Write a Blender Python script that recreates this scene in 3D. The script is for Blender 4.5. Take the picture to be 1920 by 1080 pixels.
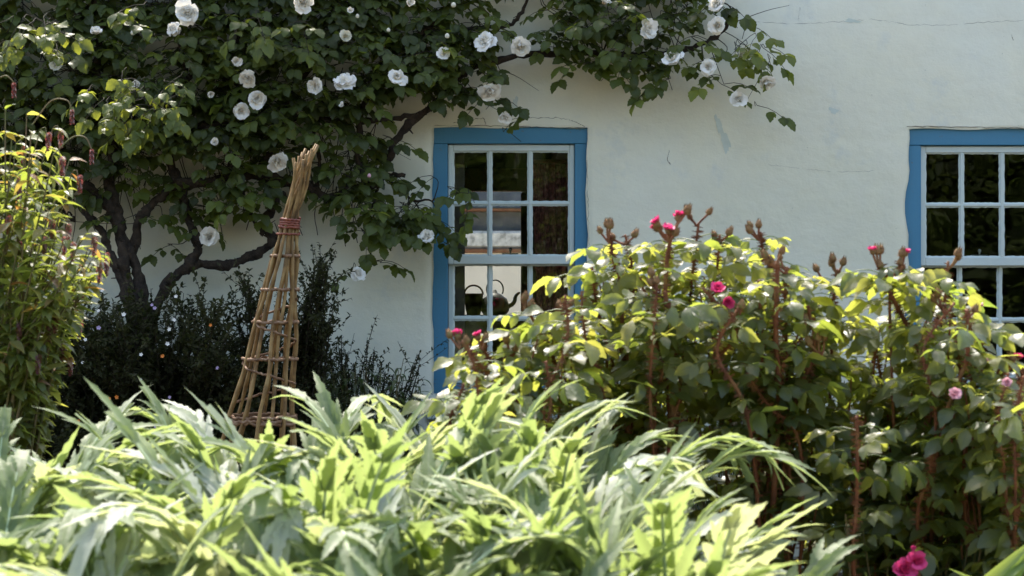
import bpy, math, random
import numpy as np
R = math.radians
rng = np.random.default_rng(11)
random.seed(5)
S = bpy.context.scene
C = S.collection
for o in list(bpy.data.objects): bpy.data.objects.remove(o)

# ------------------------------------------------------------------ camera, light
FPX, CZ, WY = 3200.0, 1.6, 9.6           # focal length in photo pixels, eye height, wall distance
cam = bpy.data.objects.new('camera', bpy.data.cameras.new('camera')); C.objects.link(cam)
cam.location = (0, 0, CZ); cam.rotation_euler = (R(90), 0, 0)
cam.data.lens = 60; cam.data.sensor_width = 36; cam.data.clip_end = 300
cam.data.dof.use_dof = True; cam.data.dof.focus_distance = 9.3; cam.data.dof.aperture_fstop = 6.3
S.camera = cam
SUN_EL, SUN_AZ = 57, -14                  # azimuth from +Y towards +X
w = bpy.data.worlds.new('World'); S.world = w; w.use_nodes = True
nt = w.node_tree; bg = nt.nodes['Background']
sky = nt.nodes.new('ShaderNodeTexSky'); sky.sky_type = 'NISHITA'; sky.sun_disc = False
sky.sun_elevation = R(SUN_EL); sky.sun_rotation = R(SUN_AZ)
sky.air_density = 1.0; sky.dust_density = 3.0; sky.ozone_density = 0.3
nt.links.new(sky.outputs[0], bg.inputs[0]); bg.inputs[1].default_value = 0.15
sl = bpy.data.lights.new('sun', 'SUN'); sl.energy = 2.3; sl.angle = R(0.5); sl.color = (1, .94, .84)
so = bpy.data.objects.new('sun', sl); C.objects.link(so)
so.rotation_euler = (-R(90 - SUN_EL), 0, -R(SUN_AZ))
so.location = (0, 6, 8)
S.view_settings.view_transform = 'Standard'; S.view_settings.look = 'None'
S.view_settings.gamma = 1; S.view_settings.exposure = 1.8
S.cycles.max_bounces = 8; S.cycles.transparent_max_bounces = 12

def at(px, py, Y): return np.array([(px - 960) / FPX * Y, Y, CZ - (py - 540) / FPX * Y])

# ------------------------------------------------------------------ materials
def newmat(name):
    m = bpy.data.materials.new(name); m.use_nodes = True
    n = m.node_tree; b = n.nodes['Principled BSDF']; return m, n, b
def N(n, t, **k):
    x = n.nodes.new(t)
    for a, v in k.items(): setattr(x, a, v)
    return x
def ramp(n, fac, stops):
    r = N(n, 'ShaderNodeValToRGB'); e = r.color_ramp.elements
    while len(e) < len(stops): e.new(.5)
    for i, (p, c) in enumerate(stops): e[i].position = p; e[i].color = (*c, 1) if len(c) == 3 else c
    n.links.new(fac, r.inputs[0]); return r.outputs[0]
def noise(n, scale, detail=4, rough=.55, vec=None):
    x = N(n, 'ShaderNodeTexNoise'); x.inputs['Scale'].default_value = scale
    x.inputs['Detail'].default_value = detail; x.inputs['Roughness'].default_value = rough
    if vec is None:
        g = N(n, 'ShaderNodeTexCoord'); vec = g.outputs['Object']
    n.links.new(vec, x.inputs['Vector']); return x.outputs['Fac']
def mixc(n, f, a, b, mode='MIX'):
    x = N(n, 'ShaderNodeMix', data_type='RGBA', blend_type=mode)
    for s, v in ((0, f), (6, a), (7, b)):
        if hasattr(v, 'is_output'): n.links.new(v, x.inputs[s])
        elif isinstance(v, (int, float)): x.inputs[s].default_value = v
        else: x.inputs[s].default_value = (*v, 1)
    return x.outputs[2]
def math_(n, op, a, b=0.):
    x = N(n, 'ShaderNodeMath', operation=op)
    for i, v in enumerate((a, b)):
        if hasattr(v, 'is_output'): n.links.new(v, x.inputs[i])
        else: x.inputs[i].default_value = v
    return x.outputs[0]
def bump(n, b, h, strength, dist=.01):
    x = N(n, 'ShaderNodeBump'); x.inputs['Strength'].default_value = strength; x.inputs['Distance'].default_value = dist
    n.links.new(h, x.inputs['Height']); n.links.new(x.outputs[0], b.inputs['Normal'])
def simple(name, cols, scale=20, rough=.8, bs=.2, bd=.003, spec=.3):
    m, n, b = newmat(name); f = noise(n, scale)
    k = len(cols)
    n.links.new(ramp(n, f, [(.3 + .4 * i / max(1, k - 1), c) for i, c in enumerate(cols)]), b.inputs['Base Color'])
    b.inputs['Roughness'].default_value = rough; b.inputs['Specular IOR Level'].default_value = spec
    if bs: bump(n, b, noise(n, scale * 4), bs, bd)
    return m

def leafmat(name, stops, trans, tf=.45, rough=.42, spec=.5, vein=.35, veinlight=(.5, .55, .25), sheen=0):
    """stops: colours along the per-leaf tint; trans: colours of light passing through the blade"""
    m, n, b = newmat(name)
    at_ = N(n, 'ShaderNodeAttribute', attribute_name='leaf'); sep = N(n, 'ShaderNodeSeparateColor')
    n.links.new(at_.outputs['Color'], sep.inputs[0])
    t, u, v = sep.outputs
    k = len(stops)
    base = ramp(n, t, [(i / (k - 1), c) for i, c in enumerate(stops)])
    tc = ramp(n, t, [(i / (len(trans) - 1), c) for i, c in enumerate(trans)])
    av = math_(n, 'ABSOLUTE', math_(n, 'SUBTRACT', v, .5))
    mid = math_(n, 'LESS_THAN', av, .035)
    side = math_(n, 'GREATER_THAN', math_(n, 'SINE', math_(n, 'MULTIPLY', math_(n, 'SUBTRACT', u, av), 50.)), .86)
    vm = math_(n, 'MULTIPLY', math_(n, 'MAXIMUM', mid, math_(n, 'MULTIPLY', side, .55)), vein)
    base = mixc(n, vm, base, veinlight)
    fn = noise(n, 60, 2); base = mixc(n, math_(n, 'MULTIPLY', fn, .25), base, (.16, .13, .05))
    tc = mixc(n, vm, tc, (.12, .16, .03))
    n.links.new(base, b.inputs['Base Color']); b.inputs['Roughness'].default_value = rough
    b.inputs['Specular IOR Level'].default_value = spec
    if sheen: b.inputs['Sheen Weight'].default_value = sheen
    bump(n, b, math_(n, 'ADD', math_(n, 'MULTIPLY', vm, -1.), fn), .35, .004)
    tr = N(n, 'ShaderNodeBsdfTranslucent'); n.links.new(tc, tr.inputs[0])
    mx = N(n, 'ShaderNodeMixShader'); mx.inputs[0].default_value = tf
    n.links.new(b.outputs[0], mx.inputs[1]); n.links.new(tr.outputs[0], mx.inputs[2])
    n.links.new(mx.outputs[0], n.nodes['Material Output'].inputs[0])
    return m

M = {}
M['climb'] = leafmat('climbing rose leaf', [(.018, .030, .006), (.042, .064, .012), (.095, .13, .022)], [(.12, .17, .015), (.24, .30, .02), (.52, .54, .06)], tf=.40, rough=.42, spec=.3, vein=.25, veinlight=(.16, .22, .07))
M['moss'] = leafmat('moss rose leaf', [(.035, .06, .02), (.06, .09, .03), (.11, .13, .035)], [(.30, .40, .05), (.48, .53, .07), (.62, .57, .10)], tf=.55, rough=.38, spec=.8, vein=.3, veinlight=(.22, .28, .12))
M['cardoon'] = leafmat('cardoon leaf', [(.19, .27, .11), (.26, .34, .16), (.66, .70, .58)], [(.28, .36, .09), (.36, .43, .13), (.48, .51, .22)], tf=.55, rough=.5, spec=.5, vein=.3, veinlight=(.62, .66, .52), sheen=.25)
M['hon'] = leafmat('honeysuckle leaf', [(.07, .11, .03), (.12, .15, .035), (.18, .10, .045), (.22, .04, .03)], [(.34, .42, .05), (.55, .55, .09), (.60, .32, .06), (.5, .07, .05)], tf=.5, rough=.4)
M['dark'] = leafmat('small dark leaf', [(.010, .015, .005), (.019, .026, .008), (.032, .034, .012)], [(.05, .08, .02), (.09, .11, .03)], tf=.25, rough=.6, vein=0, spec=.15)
M['under'] = leafmat('underplant leaf', [(.016, .028, .010), (.026, .044, .014), (.05, .07, .02)], [(.12, .2, .04), (.2, .3, .05)], tf=.3, rough=.45, vein=.1)
M['iris'] = leafmat('strap leaf', [(.14, .24, .06), (.2, .3, .08)], [(.35, .5, .08), (.5, .6, .1)], tf=.45, rough=.4, vein=.15)
M['tree'] = leafmat('tree leaf', [(.04, .07, .02), (.08, .12, .03)], [(.2, .3, .05), (.4, .5, .08)], tf=.4, vein=0)

def petalmat(name, outer, inner, tf=.3):
    m, n, b = newmat(name)
    a = N(n, 'ShaderNodeAttribute', attribute_name='leaf'); sep = N(n, 'ShaderNodeSeparateColor'); n.links.new(a.outputs['Color'], sep.inputs[0])
    col = ramp(n, sep.outputs[0], [(0, outer), (.45, outer), (1, inner)])
    col = mixc(n, math_(n, 'MULTIPLY', sep.outputs[1], .0), col, outer)
    n.links.new(col, b.inputs['Base Color']); b.inputs['Roughness'].default_value = .55
    tr = N(n, 'ShaderNodeBsdfTranslucent'); n.links.new(col, tr.inputs[0]); mx = N(n, 'ShaderNodeMixShader'); mx.inputs[0].default_value = tf
    n.links.new(b.outputs[0], mx.inputs[1]); n.links.new(tr.outputs[0], mx.inputs[2]); n.links.new(mx.outputs[0], n.nodes['Material Output'].inputs[0])
    return m
M['white'] = petalmat('white rose petal', (.90, .86, .76), (.86, .66, .44))
M['cream'] = petalmat('cream rose petal', (.78, .74, .58), (.74, .60, .38))
M['pink'] = petalmat('magenta rose petal', (.72, .06, .22), (.45, .01, .10), .35)
M['palepink'] = petalmat('pale pink petal', (.78, .45, .5), (.7, .2, .3))
M['orange'] = petalmat('orange petal', (.8, .25, .03), (.7, .2, .03))
M['lilac'] = petalmat('lilac petal', (.5, .38, .55), (.5, .38, .55))
M['bract'] = leafmat('purple bract', [(.07, .025, .03), (.14, .06, .05), (.20, .12, .07)], [(.3, .05, .06), (.45, .15, .12)], tf=.4, vein=0)
M['calyx'] = simple('mossy calyx', [(.13, .075, .03), (.24, .13, .06), (.20, .17, .06)], 90, .9, .6, .003)
M['rosebark'] = simple('climbing rose bark', [(.018, .013, .009), (.036, .025, .016), (.06, .042, .026)], 26, .95, .9, .012)
M['twig'] = simple('brown twig', [(.02, .016, .009), (.04, .03, .015)], 30, .8, .2)
M['greentwig'] = simple('green shoot', [(.10, .12, .03), (.16, .10, .05)], 14, .6, .2)
M['redstem'] = simple('bristly red stem', [(.10, .035, .018), (.21, .075, .032), (.26, .15, .06)], 16, .7, .4)
M['willow'] = simple('peeled willow', [(.10, .05, .012), (.24, .135, .038), (.36, .23, .08)], 14, .6, .5, .003, .4)
M['willowweave'] = simple('woven willow', [(.10, .05, .02), (.22, .12, .06), (.32, .21, .12)], 30, .6, .4, .003)
M['binding'] = simple('red willow binding', [(.15, .03, .015), (.26, .07, .03)], 40, .5, .4, .003, .5)
M['soil'] = simple('garden soil', [(.03, .022, .014), (.07, .05, .03), (.10, .075, .045)], 9, .95, 1, .05)
M['reflector'] = simple('pale gravel', [(.38, .33, .25), (.55, .49, .38), (.62, .56, .46)], 40, .95, .6, .02)
M['rib'] = simple('cardoon rib', [(.35, .45, .24), (.5, .58, .36)], 12, .6, .1)

# lime-washed wall
m, n, b = newmat('limewashed plaster'); M['plaster'] = m
big = noise(n, .8, 3); fine = noise(n, 7, 6, .65); grit = noise(n, 90, 3, .7)
col = ramp(n, big, [(.36, (.71, .68, .50)), (.52, (.75, .72, .55)), (.68, (.73, .73, .60))])
col = mixc(n, ramp(n, fine, [(.35, (0, 0, 0)), (.75, (.34, .34, .34))]), col, (.62, .60, .50))
# old damp stains and green-blue limewash patches, each with its own edge
st = ramp(n, noise(n, 2.3, 5, .7), [(.56, (0, 0, 0)), (.68, (.5, .5, .5))])
col = mixc(n, st, col, (.56, .585, .53))
sp = ramp(n, noise(n, 55, 2, .5), [(.73, (0, 0, 0)), (.77, (.55, .55, .55))])
sp2 = ramp(n, noise(n, 5, 2, .5), [(.55, (0, 0, 0)), (.62, (1, 1, 1))])
col = mixc(n, math_(n, 'MULTIPLY', sp, sp2), col, (.30, .30, .24))
n.links.new(col, b.inputs['Base Color']); b.inputs['Roughness'].default_value = .95; b.inputs['Specular IOR Level'].default_value = .15
tcn = N(n, 'ShaderNodeTexCoord'); mp = N(n, 'ShaderNodeMapping'); mp.inputs['Scale'].default_value = (1, 1, 1.3); n.links.new(tcn.outputs['Object'], mp.inputs[0])
hh = math_(n, 'ADD', math_(n, 'MULTIPLY', noise(n, 5, 5, .5, mp.outputs[0]), 1.), math_(n, 'MULTIPLY', grit, .10))
hh = math_(n, 'ADD', hh, math_(n, 'MULTIPLY', noise(n, 26, 4, .6), .18))
bump(n, b, hh, .4, .03)

def paint(name, base, chip, rough=.45, chipat=.70, dirt=(.2, .2, .17)):
    m, n, b = newmat(name)
    c = mixc(n, ramp(n, noise(n, 3, 4), [(.35, (0, 0, 0)), (.7, (.35, .35, .35))]), base, tuple(x * .82 for x in base))
    c = mixc(n, ramp(n, noise(n, 38, 5, .7), [(chipat, (0, 0, 0)), (chipat + .03, (.8, .8, .8))]), c, chip)
    n.links.new(c, b.inputs['Base Color']); b.inputs['Roughness'].default_value = rough
    tcn = N(n, 'ShaderNodeTexCoord'); mp = N(n, 'ShaderNodeMapping'); mp.inputs['Scale'].default_value = (60, 60, 5); n.links.new(tcn.outputs['Object'], mp.inputs[0])
    bump(n, b, math_(n, 'ADD', noise(n, 1, 4, .6, mp.outputs[0]), noise(n, 30, 3)), .25, .004)
    return m
M['blue'] = paint('blue gloss paint', (.045, .19, .295), (.10, .13, .14), .5, .64)
M['sash'] = paint('pale sash paint', (.54, .60, .54), (.38, .40, .36), .5, .70)
M['putty'] = paint('putty', (.48, .54, .48), (.3, .3, .27), .7, .62)
M['inside'] = simple('dark room wall', [(.035, .026, .02), (.06, .04, .03)], 4, .9, .2)
M['beam'] = simple('brown timber', [(.06, .026, .014), (.18, .075, .035), (.12, .06, .03)], 22, .8, .6, .004)
M['shutter'] = simple('grey timber', [(.10, .085, .075), (.16, .135, .12)], 14, .8, .3)
M['curtain'] = simple('dark red figured cloth', [(.05, .018, .014), (.16, .05, .04), (.30, .13, .10)], 42, .95, .2)
M['iron'] = simple('black iron', [(.008, .008, .008), (.02, .018, .016)], 20, .5, .2)
M['wicker'] = simple('dark wicker', [(.05, .025, .012), (.12, .06, .03)], 60, .8, .7)
M['brass'] = simple('pale catch', [(.5, .5, .47), (.62, .62, .58)], 20, .35, 0)
M['slate'] = simple('roof slate', [(.06, .065, .07), (.11, .115, .12)], 6, .8, .4)
M['creamwall'] = simple('cream render', [(.60, .54, .43), (.68, .62, .51)], 3, .9, .2)
M['stone'] = simple('grey weathered stone', [(.22, .22, .20), (.5, .49, .44), (.66, .64, .58)], 12, .95, .5, .02)
M['crack'] = simple('dirt in plaster crack', [(.09, .075, .055), (.2, .17, .12)], 30, 1, 0)
M['flake'] = simple('old blue-grey limewash', [(.52, .56, .47), (.58, .62, .53)], 20, .95, .2)
M['wire'] = simple('rusty wire', [(.05, .035, .025), (.08, .05, .03)], 20, .8, 0)
m, n, b = newmat('old window glass'); M['glass'] = m
gl = N(n, 'ShaderNodeBsdfGlossy'); gl.inputs['Roughness'].default_value = .02; tp = N(n, 'ShaderNodeBsdfTransparent'); tp.inputs[0].default_value = (.93, .95, .93, 1)
fr = N(n, 'ShaderNodeFresnel'); fr.inputs[0].default_value = 1.45; mx = N(n, 'ShaderNodeMixShader')
bp = N(n, 'ShaderNodeBump'); bp.inputs['Strength'].default_value = .35; bp.inputs['Distance'].default_value = .004
n.links.new(noise(n, 7, 1), bp.inputs['Height']); n.links.new(bp.outputs[0], gl.inputs['Normal'])
n.links.new(fr.outputs[0], mx.inputs[0]); n.links.new(tp.outputs[0], mx.inputs[1]); n.links.new(gl.outputs[0], mx.inputs[2])
n.links.new(mx.outputs[0], n.nodes['Material Output'].inputs[0])

# ------------------------------------------------------------------ object helpers
def link(name, me, mat, parent=None):
    o = bpy.data.objects.new(name, me); C.objects.link(o)
    if mat and not me.materials: me.materials.append(M[mat])
    if parent: o.parent = parent
    return o
def tag(o, label=None, cat=None, group=None, kind=None):
    if label: o['label'] = label
    if cat: o['category'] = cat
    if group: o['group'] = group
    if kind: o['kind'] = kind
    return o
def thing(name, loc=(0, 0, 0), label=None, cat=None, group=None):
    o = bpy.data.objects.new(name, None); C.objects.link(o); o.location = loc; o.empty_display_size = .1
    return tag(o, label, cat, group)
class MB:
    """collects vertices and faces; coordinates are world ones, build() makes them local to the thing"""
    def __init__(s): s.v = []; s.f = []; s.n = 0; s.a = []
    def add(s, V, F, A=None):
        V = np.asarray(V, float).reshape(-1, 3); F = np.asarray(F, int)
        s.v.append(V); s.f.append(F + s.n); s.n += len(V)
        s.a.append(np.zeros((len(V), 3)) if A is None else A)
    def build(s, name, mat, parent=None, smooth=True, recalc=False):
        V = np.concatenate(s.v)
        if parent is not None:
            V = V - np.array(parent.location)
            p = parent.parent
            while p is not None: V = V - np.array(p.location); p = p.parent
        me = bpy.data.meshes.new(name)
        me.vertices.add(len(V)); me.vertices.foreach_set('co', V.astype(np.float32).ravel())
        loops = np.concatenate([f.ravel() for f in s.f]); sizes = np.concatenate([np.full(len(f), f.shape[1]) for f in s.f])
        me.loops.add(len(loops)); me.loops.foreach_set('vertex_index', loops.astype(np.int32))
        me.polygons.add(len(sizes)); me.polygons.foreach_set('loop_start', np.concatenate([[0], np.cumsum(sizes)[:-1]]).astype(np.int32))
        me.update(calc_edges=True)
        me.polygons.foreach_set('use_smooth', np.full(len(sizes), smooth))
        A = np.concatenate(s.a); at_ = me.attributes.new('leaf', 'FLOAT_COLOR', 'POINT')
        at_.data.foreach_set('color', np.concatenate([A, np.ones((len(A), 1))], 1).astype(np.float32).ravel())
        me.validate()
        return link(name, me, mat, parent)
    def box(s, x0, x1, y0, y1, z0, z1, bev=.0):
        if bev <= 0:
            V = [(x, y, z) for z in (z0, z1) for y in (y0, y1) for x in (x0, x1)]
            s.add(V, [(0, 2, 3, 1), (4, 5, 7, 6), (0, 1, 5, 4), (2, 6, 7, 3), (0, 4, 6, 2), (1, 3, 7, 5)]); return
        b = bev; xs, ys, zs = (x0, x1), (y0, y1), (z0, z1); V = []; idx = {}
        for i in (0, 1):
            for j in (0, 1):
                for k in (0, 1):
                    sx, sy, sz = 1 - 2 * i, 1 - 2 * j, 1 - 2 * k
                    for d in range(3):
                        p = [xs[i] + sx * b, ys[j] + sy * b, zs[k] + sz * b]; p[d] = (xs[i], ys[j], zs[k])[d]
                        idx[(i, j, k, d)] = len(V); V.append(p)
        F4 = []; F3 = []
        for d in range(3):
            e, f = [q for q in range(3) if q != d]
            for sd in (0, 1):
                q = []
                for (a, c) in ((0, 0), (1, 0), (1, 1), (0, 1)):
                    t = [0, 0, 0]; t[d] = sd; t[e] = a; t[f] = c; q.append(idx[(*t, d)])
                F4.append(q)
        for d in range(3):
            e, f = [q for q in range(3) if q != d]
            for a in (0, 1):
                for c in (0, 1):
                    t0 = [0, 0, 0]; t0[e] = a; t0[f] = c; t1 = list(t0); t1[d] = 1
                    F4.append([idx[(*t0, e)], idx[(*t0, f)], idx[(*t1, f)], idx[(*t1, e)]])
        for i in (0, 1):
            for j in (0, 1):
                for k in (0, 1): F3.append([idx[(i, j, k, d)] for d in range(3)])
        n0 = s.n; s.add(V, F4); s.f.append(np.array(F3) + n0)
    def tube(s, P, r, n=7, cap=True, wob=0.):
        P = np.asarray(P, float); k = len(P); r = np.broadcast_to(np.asarray(r, float), (k,))
        T = np.gradient(P, axis=0); T /= np.linalg.norm(T, axis=1)[:, None] + 1e-9
        up = np.array([0, 0, 1.]) if abs(T[0, 2]) < .9 else np.array([1., 0, 0])
        U = np.cross(T, up); U /= np.linalg.norm(U, axis=1)[:, None] + 1e-9
        for i in range(1, k):
            if U[i] @ U[i - 1] < 0: U[i] = -U[i]
        W = np.cross(T, U); a = np.linspace(0, 2 * np.pi, n, endpoint=False)
        rr = r[:, None] * (1 + wob * (rng.random((k, n)) - .5))
        V = P[:, None] + rr[..., None] * (np.cos(a)[None, :, None] * U[:, None] + np.sin(a)[None, :, None] * W[:, None])
        V = V.reshape(-1, 3); F = []
        i = np.arange(k - 1)[:, None] * n; j = np.arange(n)[None]; j2 = (j + 1) % n
        F = np.stack([i + j, i + j2, i + n + j2, i + n + j], -1).reshape(-1, 4)
        if cap:
            V = np.concatenate([V, P[:1], P[-1:]]); c0, c1 = len(V) - 2, len(V) - 1
            jj = np.arange(n); z = (jj + 1) % n
            s.add(V, F); s.f.append(np.stack([np.full(n, c0), z, jj], -1) + s.n - len(V))
            s.f.append(np.stack([np.full(n, c1), (k - 1) * n + jj, (k - 1) * n + z], -1) + s.n - len(V))
        else: s.add(V, F)
    def lathe(s, prof, c, n=16, axis=(0, 0, 1)):
        ax = np.array(axis, float); ax /= np.linalg.norm(ax); up = np.array([1., 0, 0]) if abs(ax[0]) < .9 else np.array([0, 1., 0])
        U = np.cross(ax, up); U /= np.linalg.norm(U); W = np.cross(ax, U); a = np.linspace(0, 2 * np.pi, n, endpoint=False)
        prof = np.array(prof, float)
        V = np.array(c) + prof[:, 1][:, None, None] * ax + prof[:, 0][:, None, None] * (np.cos(a)[None, :, None] * U + np.sin(a)[None, :, None] * W)
        k = len(prof); i = np.arange(k - 1)[:, None] * n; j = np.arange(n)[None]; j2 = (j + 1) % n
        s.add(V.reshape(-1, 3), np.stack([i + j, i + j2, i + n + j2, i + n + j], -1).reshape(-1, 4))

def unit(v): return v / (np.linalg.norm(v, axis=-1, keepdims=True) + 1e-9)
def spline(P, n=24):
    P = np.asarray(P, float); k = len(P); Q = np.concatenate([[2 * P[0] - P[1]], P, [2 * P[-1] - P[-2]]])
    t = np.linspace(0, k - 1 - 1e-6, n); i = t.astype(int); u = (t - i)[:, None]
    a, b, c, d = Q[i], Q[i + 1], Q[i + 2], Q[i + 3]
    return .5 * (2 * b + (c - a) * u + (2 * a - 5 * b + 4 * c - d) * u * u + (3 * b - a - 3 * c + d) * u ** 3)

def template(widths, serr=0., across=4, fold=.25, cup=0.):
    """leaf blade: rows along u, columns across; returns vertices (u, v, h) and faces"""
    k = len(widths); V = []
    for i, wd in enumerate(widths):
        u = i / (k - 1)
        for j in range(across + 1):
            v = -1 + 2 * j / across
            ww = wd * (1 + (serr if i % 2 else -serr) * (abs(v) == 1)) * .5
            uu = u + (.02 if (abs(v) == 1 and i % 2 and serr) else 0)
            V.append((uu, v * ww, abs(v) * ww * fold + cup * abs(v) ** 2 * ww))
    V = np.array(V); n1 = across + 1
    F = np.array([[i * n1 + j, i * n1 + j + 1, (i + 1) * n1 + j + 1, (i + 1) * n1 + j] for i in range(k - 1) for j in range(across)])
    W = np.array([[j / across for j in range(n1)] for _ in range(k)]).ravel()
    return V, F, W
T_ROSE = template([.06, .44, .74, .92, 1.0, 1.0, .93, .78, .54, .27, .03], .06, 4, .16)
T_LANCE = template([.1, .55, .9, 1, .92, .75, .5, .22, .02], .0, 2, .35)
T_LOBE = template([.75, .95, 1.02, 1.12, .95, 1.0, .74, .72, .48, .40, .2, .02], .10, 4, .35)
T_SMALL = template([.15, 1, .8, .05], 0, 2, .3)
T_STRAP = template([.8, 1, 1, .95, .85, .7, .5, .25, .02], 0, 2, .35)

class Leaves:
    def __init__(s, tmpl): s.t = tmpl; s.P = []; s.A = []; s.N = []; s.L = []; s.W = []; s.B = []; s.T = []
    def add(s, P, A, Nn, L, W, B, T):
        s.P.append(P); s.A.append(A); s.N.append(Nn); s.L.append(L); s.W.append(W); s.B.append(B); s.T.append(T)
    def into(s, mb):
        if not s.P: return
        P = np.array(s.P); A = unit(np.array(s.A)); Nn = np.array(s.N); Nn = unit(Nn - (Nn * A).sum(1)[:, None] * A)
        Sd = np.cross(A, Nn); L = np.array(s.L)[:, None]; W = np.array(s.W)[:, None]; B = np.array(s.B)[:, None]
        V, F, wv = s.t; u, v, h = V[:, 0][None], V[:, 1][None], V[:, 2][None]
        tw = (rng.random((len(P), 1)) - .5) * .9            # twist and rippled margin
        ph = rng.random((len(P), 1)) * 6.28
        hh = h * W + tw * u * v * W + .05 * W * np.sin(u * 9 + ph + np.sign(v) * 1.3) * (abs(v) * 2)
        ang = B * u                                          # bend along the blade: an arc
        al = np.where(B == 0, u, np.sin(ang) / np.where(B == 0, 1, B)); dn = np.where(B == 0, 0, (1 - np.cos(ang)) / np.where(B == 0, 1, B))
        X = P[:, None] + A[:, None] * (al * L)[..., None] + Nn[:, None] * (-(dn) * L + hh)[..., None] + Sd[:, None] * (v * W)[..., None]
        k = len(V); FF = (F[None] + (np.arange(len(P)) * k)[:, None, None]).reshape(-1, 4)
        At = np.stack([np.broadcast_to(np.array(s.T)[:, None], (len(P), k)), np.broadcast_to(u, (len(P), k)), np.broadcast_to(wv[None], (len(P), k))], -1)
        mb.add(X.reshape(-1, 3), FF, At.reshape(-1, 3))

UP = np.array([0, 0, 1.])
def rv(s=1.): return (rng.random(3) - .5) * 2 * s
def compound(lv, tw, P, D, s, wid=.72, droop=.45, tint=.5, tv=.5, k=5, tr=.0016, rl=1.9):
    """one rose leaf: rachis with pairs of leaflets and a leaflet at the end"""
    D = unit(D); Nn = unit(UP + rv(.5) - .3 * np.array([0, 1, 0])); Nn = unit(Nn - (Nn @ D) * D); Sd = np.cross(D, Nn)
    r = s * rl; pts = [P + D * r * t - UP * droop * r * .5 * t * t for t in (0, .4, .7, 1.)]
    if tw is not None: tw.tube(pts, [tr * 1.2, tr, tr, tr * .7], 4, False)
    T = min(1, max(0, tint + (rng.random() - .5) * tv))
    for q in range((k - 1) // 2):
        t = 1 - .42 * (q) - .12; p = pts[0] * (1 - t) + pts[3] * t
        for sd in (-1, 1):
            A = D * .45 + Sd * sd * .9 - UP * droop * (rng.random() * .9) + rv(.18)
            lv.add(p, A, Nn + rv(.3) - Sd * sd * .2, s * (.92 - .18 * q) * (.85 + .3 * rng.random()), s * wid * (.9 - .15 * q) * (.9 + .25 * rng.random()), droop * (.2 + 1.3 * rng.random()), min(1, max(0, T + (rng.random() - .5) * .15)))
    lv.add(pts[3], D - UP * droop * (.4 + .6 * rng.random()) + rv(.15), Nn + rv(.25), s * 1.08, s * wid * 1.05, droop * (.3 + 1.2 * rng.random()), T)

# ------------------------------------------------------------------ setting
g = MB(); xs = np.linspace(-60, 60, 121); ys = np.linspace(-60, 90, 151)
X, Y = np.meshgrid(xs, ys); Z = .02 * np.sin(X * 3.1) * np.cos(Y * 2.3)
V = np.stack([X, Y, Z], -1).reshape(-1, 3); i = np.arange(150)[:, None] * 121; j = np.arange(120)[None]
g.add(V, np.stack([i + j, i + j + 1, i + 122 + j, i + 121 + j], -1).reshape(-1, 4))
tag(g.build('ground', 'soil'), kind='structure')

gp = MB(); xs = np.linspace(-16, 16, 33); ys = np.linspace(-6.5, 2.2, 12); X, Y = np.meshgrid(xs, ys); Z = .03 + .02 * np.sin(X * 3.1) * np.cos(Y * 2.3)
i = np.arange(11)[:, None] * 33; j = np.arange(32)[None]; gp.add(np.stack([X, Y, Z], -1).reshape(-1, 3), np.stack([i + j, i + j + 1, i + 34 + j, i + 33 + j], -1).reshape(-1, 4))
tag(gp.build('ground_reflector', 'reflector'), kind='structure')  # unseen pale ground, added to bounce warm sunlight onto the wall
# ------------------------------------------------------------------ cottage
cot = thing('cottage', (0, WY, 0), 'whitewashed rough plaster cottage wall with blue framed sash windows behind the garden', 'cottage')
def wx(px): return (px - 960) / FPX * WY
def wz(py): return CZ - (py - 540) / FPX * WY
WIN = [(wx(812), wx(1100), wz(738), wz(239)), (wx(1702), wx(1990), wz(742), wz(242)), (wx(-900), wx(-612), wz(738), wz(239))]  # third window is out of view, added to let light into the room
XL, XR, ZT = -5.6, 6.4, 3.62
def lines(a, b, step, marks):
    L = set(np.round(np.arange(a, b, step), 4)) | {b}
    for m_ in marks:
        L = {x for x in L if abs(x - m_) > .026}
    for m_ in marks: L |= {m_ - .02, m_ - .008, m_, m_ + .02} if False else {m_, m_ - .018, m_ + .018}
    return np.array(sorted(L))
gx = lines(XL, XR, .06, [v for q in WIN for v in q[:2]]); gz = lines(-.2, ZT, .06, sorted({v for q in WIN for v in q[2:]}))
X, Z = np.meshgrid(gx, gz)
def sm(x, z, s, seed):
    r = np.random.default_rng(seed); o = 0
    for k in range(7):
        a, b, c = r.normal() * s, r.normal() * s, r.random() * 6.28; o = o + np.sin(a * x + b * z + c)
    return o / 7
Yw = WY + .022 * sm(X, Z, 1.6, 1) + .008 * sm(X, Z, 6, 2) + .0025 * sm(X, Z, 22, 3)
Xw, Zw = X.copy(), Z.copy()
for qi, (x0, x1, z0, z1) in enumerate(WIN):
    near = (Z > z0 - .03) & (Z < z1 + .03)
    for xe, amp in ((x0, .012 if qi == 1 else .004), (x1, .005)):
        mk = near & (abs(X - xe) < .019)
        wv = amp * np.sin((Z - z0) * 9.5 + qi) + amp * .5 * np.sin((Z - z0) * 21 + 1) + .002 * np.sin(Z * 70)
        Xw[mk] += wv[mk]
    mk = (X > x0 - .03) & (X < x1 + .03) & ((abs(Z - z1) < .019) | (abs(Z - z0) < .019))
    Zw[mk] += (.003 * np.sin(X * 14) + .0015 * np.sin(X * 90))[mk]
    inx = (X > x0 - .001) & (X < x1 + .001) & (Z > z0 - .001) & (Z < z1 + .001)
    Yw[inx] += .010
inside = np.zeros((len(gz) - 1, len(gx) - 1), bool)
xc, zc = (gx[1:] + gx[:-1]) / 2, (gz[1:] + gz[:-1]) / 2
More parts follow.
